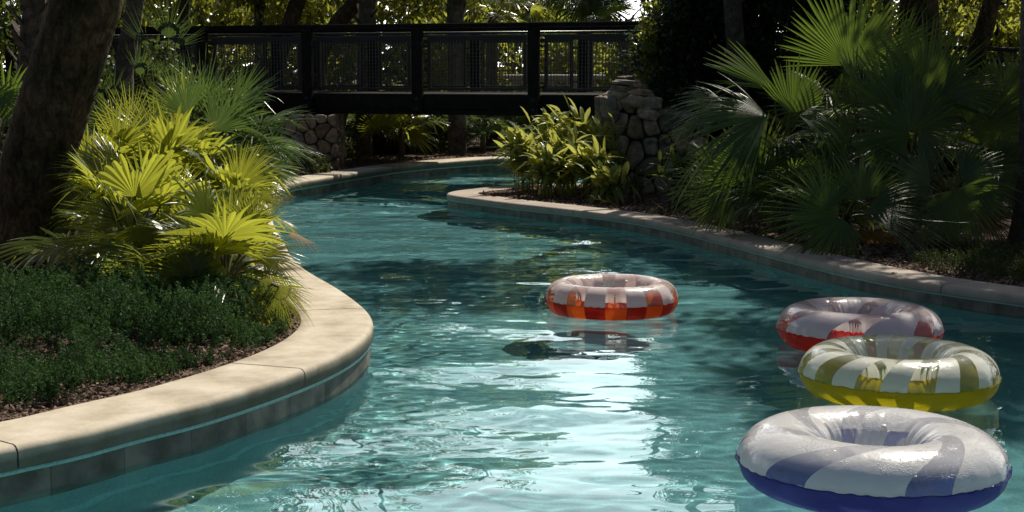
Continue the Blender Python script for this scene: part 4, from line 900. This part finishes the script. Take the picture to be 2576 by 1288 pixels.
# fan palms on the far bank below the bridge
gF = 'fan palms on the far bank'
for j, (u, y, ch, lab, mt, hand) in enumerate([(1010, 28.2, .45, 'fan palm with one brilliantly lit frond under the bridge', 'palm', [(1030, 335, 27.8, 85, -18, (.1, 1.2), dict(spread=75, nseg=24, droop=.25)), (960, 330, 28, 80, 95, (0, .2), dict(spread=85, nseg=24, droop=.05))]),
        (930, 28.8, .4, 'dark fan palm on the far bank right of the stone pier', 'palm_dark', []), (1215, 29.6, .35, 'spiky dark palm on the far bank right of the slim trunk', 'palmetto', [(1215, 345, 29.2, 80, 90, (0, .1), dict(spread=70, nseg=24, droop=.04, fuse=.2))]), (1320, 26.3, .4, 'palm half hidden behind the ginger clump', 'palm_dark', [])]):
    x = hx(u, y); t = plant('fan_palm', lab, 'fan palm', x, y, zA if j < 3 else zB - .5, gF); bs = Vector((x, y, zA + ch))
    b = MB(); b.tube([(x, y, zA - .3), (x, y, zA + ch)], [.07, .05], 8); b.build('stem', M['boot'], t)
    auto_fronds(t, bs, 13, .25, .55, .36, .5, M[mt], 1600 + j, elev=(5, 80))
    for (hu, hv, hy, rp, an, ti, kw) in hand: px_frond(t, bs, hu, hv, hy, rp, an, M[mt], tilt=ti, **kw)
x = hx(785, 23.7); t = plant('fern', 'small dark fern-like bush at the foot of the stone pier', 'shrub', x, 23.7, zA)
r_ = np.random.default_rng(5); crown('foliage', ellipsoid_clumps((x, 23.7, .42), (.3, .25, .22), 16, r_, .08, .16, .2), 90, .07, 4, M['bg_dark'], t, 6)
trunk('stem', [(x, 23.7, .15), (x, 23.7, .45)], [.03, .015], M['bark2'], t, n=6, sub=3)

# pale low building beyond the bridge
yb = 41.0
a = P(1285, 190, yb); c = P(1500, 216, yb)
t = thing('low_building', 'pale flat-roofed low building seen through the bridge railing', 'building', ((a.x + c.x) / 2, yb, zA))
b = MB(); b.bevbox(((a.x + c.x) / 2, yb + 1.5, a.z - .04), (c.x - a.x + .5, 3.4, .12), .02); b.build('roof', M['white_wall'], t)
b = MB(); b.box(((a.x + c.x) / 2, yb + 1.5, (a.z - .1 + zA) / 2), (c.x - a.x, 2.9, a.z - .1 - zA)); b.build('wall', M['white_wall'], t)
b = MB(); b.box(((a.x + c.x) / 2 - .5, yb + .04, 1.0), (.5, .03, .5)); b.build('window', M['black_metal'], t)

# ------------------------------------------------------------------ swimming rings
def ring_mats(key, col, deep, N_, skew, ph, droplets, whiteness, ro, mi, wf=.5, sky_sheen=.6, stripe_shade=None, ar=.15):
    # upper film: white printed stripes alternating with clear vinyl
    m, N, L, out = nm(key + '_upper_vinyl')
    tc = N('ShaderNodeTexCoord'); sp = N('ShaderNodeSeparateXYZ'); L(tc.outputs['Object'], sp.inputs[0])
    at = N('ShaderNodeMath', operation='ARCTAN2'); L(sp.outputs[1], at.inputs[0]); L(sp.outputs[0], at.inputs[1])
    cb = N('ShaderNodeCombineXYZ'); L(sp.outputs[0], cb.inputs[0]); L(sp.outputs[1], cb.inputs[1])
    ln = N('ShaderNodeVectorMath', operation='LENGTH'); L(cb.outputs[0], ln.inputs[0])
    rr = N('ShaderNodeMath', operation='SUBTRACT', i_1=ro); L(ln.outputs['Value'], rr.inputs[0])
    sk = N('ShaderNodeMath', operation='MULTIPLY', i_1=skew / ar); L(rr.outputs[0], sk.inputs[0])
    a1 = N('ShaderNodeMath', operation='MULTIPLY_ADD', i_1=N_ / (2 * PI)); L(at.outputs[0], a1.inputs[0]); L(sk.outputs[0], a1.inputs[2])
    a2 = N('ShaderNodeMath', operation='ADD', i_1=ph + 50.0); L(a1.outputs[0], a2.inputs[0])
    fr = N('ShaderNodeMath', operation='FRACT'); L(a2.outputs[0], fr.inputs[0])
    gt = N('ShaderNodeMath', operation='LESS_THAN', i_1=wf); L(fr.outputs[0], gt.inputs[0])
    # wrinkles + droplets bump
    ns = N('ShaderNodeTexNoise', i_Scale=9.0, i_Detail=3.0); L(tc.outputs['Object'], ns.inputs['Vector'])
    vo = N('ShaderNodeTexVoronoi', i_Scale=110.0, feature='F1'); L(tc.outputs['Object'], vo.inputs['Vector'])
    dr = ramp(N, [(.12, 1.0), (.38, 0.0)]); L(vo.outputs['Distance'], dr.inputs[0])
    mk = N('ShaderNodeTexNoise', i_Scale=5.0, i_Detail=2.0); L(tc.outputs['Object'], mk.inputs['Vector']); mr = ramp(N, [(.45, 0.0), (.62, 1.0)]); L(mk.outputs['Fac'], mr.inputs[0])
    dm = N('ShaderNodeMath', operation='MULTIPLY'); L(dr.outputs[0], dm.inputs[0]); L(mr.outputs[0], dm.inputs[1])
    b1 = N('ShaderNodeBump', i_Strength=.35, i_Distance=.02); L(ns.outputs['Fac'], b1.inputs['Height'])
    b2 = N('ShaderNodeBump', i_Strength=droplets, i_Distance=.004); L(dm.outputs[0], b2.inputs['Height']); L(b1.outputs[0], b2.inputs['Normal'])
    p = N('ShaderNodeBsdfPrincipled', i_Roughness=.28); p.inputs['Base Color'].default_value = c4(whiteness); p.inputs['Coat Weight'].default_value = .5; p.inputs['Coat Roughness'].default_value = .08
    L(b2.outputs[0], p.inputs['Normal'])
    tl = N('ShaderNodeBsdfTranslucent'); tl.inputs[0].default_value = c4(whiteness)
    wm = N('ShaderNodeMixShader', i_Fac=.34); L(p.outputs[0], wm.inputs[1]); L(tl.outputs[0], wm.inputs[2])
    gls = N('ShaderNodeBsdfGlossy', i_Roughness=.12); gls.inputs[0].default_value = (1, 1, 1, 1); L(b2.outputs[0], gls.inputs['Normal'])
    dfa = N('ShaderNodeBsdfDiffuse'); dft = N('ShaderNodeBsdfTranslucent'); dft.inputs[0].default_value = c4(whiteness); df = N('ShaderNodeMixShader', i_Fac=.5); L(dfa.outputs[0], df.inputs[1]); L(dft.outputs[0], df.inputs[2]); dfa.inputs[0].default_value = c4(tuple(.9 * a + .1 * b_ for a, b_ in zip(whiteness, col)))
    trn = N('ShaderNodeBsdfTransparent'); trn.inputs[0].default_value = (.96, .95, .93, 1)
    mz = N('ShaderNodeMapRange', i_1=mi * sky_sheen, i_2=mi * (sky_sheen + .35), i_3=.12, i_4=.82); L(sp.outputs[2], mz.inputs[0])  # sky reflection painted in: clear film whitens toward top and inner side
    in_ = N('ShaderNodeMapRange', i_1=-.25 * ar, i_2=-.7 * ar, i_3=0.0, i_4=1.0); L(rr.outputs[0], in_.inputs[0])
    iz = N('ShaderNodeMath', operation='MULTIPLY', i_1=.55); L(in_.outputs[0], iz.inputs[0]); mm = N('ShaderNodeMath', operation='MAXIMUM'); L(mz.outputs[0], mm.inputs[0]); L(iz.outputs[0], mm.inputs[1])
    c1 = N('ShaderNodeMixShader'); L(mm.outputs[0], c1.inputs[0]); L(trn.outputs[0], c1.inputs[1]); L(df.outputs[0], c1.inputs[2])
    fz = N('ShaderNodeFresnel', i_IOR=1.5); L(b2.outputs[0], fz.inputs['Normal']); 
    c2 = N('ShaderNodeMixShader'); L(fz.outputs[0], c2.inputs[0]); L(c1.outputs[0], c2.inputs[1]); L(gls.outputs[0], c2.inputs[2])
    mx = N('ShaderNodeMixShader'); L(gt.outputs[0], mx.inputs[0]); L(c2.outputs[0], mx.inputs[1]); L(wm.outputs[0], mx.inputs[2]); L(mx.outputs[0], out.inputs[0])
    up = m
    m, N, L, out = nm(key + '_lower_vinyl')
    p = N('ShaderNodeBsdfPrincipled', i_Roughness=.22); p.inputs['Base Color'].default_value = c4(col)
    if stripe_shade:  # darker bands paint the white stripes' shade onto the lower shell
        t2 = N('ShaderNodeTexCoord'); s2 = N('ShaderNodeSeparateXYZ'); L(t2.outputs['Object'], s2.inputs[0]); at2 = N('ShaderNodeMath', operation='ARCTAN2'); L(s2.outputs[1], at2.inputs[0]); L(s2.outputs[0], at2.inputs[1])
        k2 = N('ShaderNodeMath', operation='MULTIPLY_ADD', i_1=N_ / (2 * PI), i_2=ph + 50.0); L(at2.outputs[0], k2.inputs[0]); f2 = N('ShaderNodeMath', operation='FRACT'); L(k2.outputs[0], f2.inputs[0]); g2 = N('ShaderNodeMath', operation='GREATER_THAN', i_1=wf); L(f2.outputs[0], g2.inputs[0])
        mb = N('ShaderNodeMix', data_type='RGBA'); mb.inputs[6].default_value = c4(stripe_shade); mb.inputs[7].default_value = c4(col); L(g2.outputs[0], mb.inputs[0]); L(mb.outputs[2], p.inputs['Base Color']); p.inputs['Coat Weight'].default_value = .4
    tc = N('ShaderNodeTexCoord'); ns = N('ShaderNodeTexNoise', i_Scale=9.0, i_Detail=4.0); L(tc.outputs['Object'], ns.inputs['Vector'])
    b1 = N('ShaderNodeBump', i_Strength=.4, i_Distance=.02); L(ns.outputs['Fac'], b1.inputs['Height']); L(b1.outputs[0], p.inputs['Normal'])
    tl = N('ShaderNodeBsdfTranslucent'); tl.inputs[0].default_value = c4(deep)
    trn = N('ShaderNodeBsdfTransparent'); trn.inputs[0].default_value = c4(deep)
    a_ = N('ShaderNodeMixShader', i_Fac=.62); L(p.outputs[0], a_.inputs[1]); L(tl.outputs[0], a_.inputs[2])
    b_ = N('ShaderNodeMixShader', i_Fac=.3); L(a_.outputs[0], b_.inputs[1]); L(trn.outputs[0], b_.inputs[2]); L(b_.outputs[0], out.inputs[0])
    if stripe_shade:
        md = N('ShaderNodeMix', data_type='RGBA'); md.inputs[6].default_value = c4((.5, .03, .01)); md.inputs[7].default_value = c4((1.0, .19, .02)); L(g2.outputs[0], md.inputs[0]); L(md.outputs[2], tl.inputs[0]); L(md.outputs[2], trn.inputs[0])
    return up, m
def ring(label, u, yc, Ro, mi, ar, key, col, deep, N_, skew, ph, drop, white, rz=0, seed=0, wf=.5, tilt=(0, 0), sky_sheen=.6, stripe_shade=None):
    x = (u - CU) / F * yc; ma = Ro - ar; zc = mi - .035
    t = thing('swimming_ring', label, 'swimming ring', (x, yc, zc), rz, 'inflatable swimming rings floating on the pool')
    t.rotation_euler = (tilt[0], tilt[1], rz)
    up, low = ring_mats(key, col, deep, N_, skew, ph, drop, white, ma, mi, wf, sky_sheen, stripe_shade, ar)
    r = np.random.default_rng(seed); nu, nv = 360, 30
    fold = [(r.random() * 6.28, .03 + .05 * r.random(), .5 + r.random(), r.random()) for _ in range(46)]
    def shell(name, a0, a1, mat):
        V = []
        ph_ = np.linspace(0, 2 * PI, nu, endpoint=False); ps = np.linspace(a0, a1, nv)
        for phi in ph_:
            w_in = sum(am * math.exp(-(((phi - p_ + PI) % (2 * PI) - PI) / wd_) ** 2) for p_, wd_, am, _ in fold)
            for psi in ps:
                c_, s_ = math.cos(psi), math.sin(psi)
                seam = math.exp(-(s_ / .35) ** 2)       # near the welds
                inner = max(0, -c_) ** 1.5
                d = -.0055 * w_in * (inner * 1.2 + .55 * seam) + .0022 * math.sin(phi * 5 + seed) * max(0, c_) + .0012 * math.sin(34 * phi + 4 * math.sin(3 * phi)) * (seam + inner)
                rr = mi + d; flat = 1 - .06 * max(0, -s_) * 1
                ra = rr * ar / mi; V.append(((ma + ra * c_) * math.cos(phi), (ma + ra * c_) * math.sin(phi), rr * s_ * flat))
        k = nv; i = (np.arange(nu)[:, None] * k + np.arange(k - 1)[None]); j = (((np.arange(nu) + 1) % nu)[:, None] * k + np.arange(k - 1)[None])
        Fc = np.stack([i, j, j + 1, i + 1], -1).reshape(-1, 4)
        return mesh(name, V, Fc, mat, t, True, world=False)
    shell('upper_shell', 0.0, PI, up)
    shell('lower_shell', -PI, 0.0, low)
    # welded seam flanges
    for nm_, rad, s0_ in (('outer_seam', Ro, 1), ('inner_seam', ma - ar, -1)):
        V = []
        for phi in np.linspace(0, 2 * PI, nu, endpoint=False):
            j = .0025 * math.sin(phi * 40 + 3 * math.sin(phi * 7)) ; wob = .002 * math.sin(phi * 23)
            for dr_, dz in ((-.004, .0016), (.006 + wob, .0009), (.006 + wob, -.0009), (-.004, -.0016)):
                q = rad + s0_ * dr_; V.append((q * math.cos(phi), q * math.sin(phi), dz + j))
        i = (np.arange(nu)[:, None] * 4 + np.arange(3)[None]); j = (((np.arange(nu) + 1) % nu)[:, None] * 4 + np.arange(3)[None])
        mesh(nm_, V, np.stack([i, j, j + 1, i + 1], -1).reshape(-1, 4), low, t, False, world=False)
    # inflation valve on the inner flank
    a = 1.1; c_, s_ = math.cos(R(140)), math.sin(R(140)); b = MB()
    p0 = Vector(((ma + ar * c_) * math.cos(a), (ma + ar * c_) * math.sin(a), mi * s_)); d = Vector((c_ * math.cos(a), c_ * math.sin(a), s_))
    b.tube([p0, p0 + d * .006, p0 + d * .007, p0 + d * .013], [.014, .014, .008, .007], 12); b.build('valve', M['tileline'] if False else up, t, True, world=False)
    return t
ring('orange and white striped swimming ring floating alone in mid-pool', 1541, 11.48, .510, .135, .125, 'orange_ring', (.90, .13, .02), (1.0, .16, .02), 10, 0.0, .25, .25, (.92, .80, .77), seed=1, wf=.5, sky_sheen=.45, stripe_shade=(.42, .02, .008))
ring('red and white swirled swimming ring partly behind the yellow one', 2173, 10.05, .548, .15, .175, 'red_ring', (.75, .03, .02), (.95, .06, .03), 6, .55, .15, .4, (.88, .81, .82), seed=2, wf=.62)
ring('yellow and white striped swimming ring between the red and blue rings', 2276, 8.52, .56, .15, .17, 'yellow_ring', (.50, .41, .01), (.66, .55, .02), 12, .45, .35, .25, (.88, .88, .80), seed=3, sky_sheen=.8)
ring('blue and white swirled swimming ring, largest and nearest, wet with droplets', 2214, 6.56, .592, .155, .205, 'blue_ring', (.085, .10, .34), (.10, .12, .44), 6, .6, .58, .8, (.95, .93, .90), seed=4, wf=.66, sky_sheen=.34)

# ------------------------------------------------------------------ render settings
S.view_settings.view_transform = 'Standard'; S.view_settings.look = 'None'; S.view_settings.exposure = 0; S.view_settings.gamma = 1
S.render.engine = 'CYCLES'
c = S.cycles; c.use_denoising = True; c.max_bounces = 10; c.transmission_bounces = 8; c.transparent_max_bounces = 12; c.diffuse_bounces = 3; c.glossy_bounces = 4
c.sample_clamp_indirect = 6
c.blur_glossy = .3
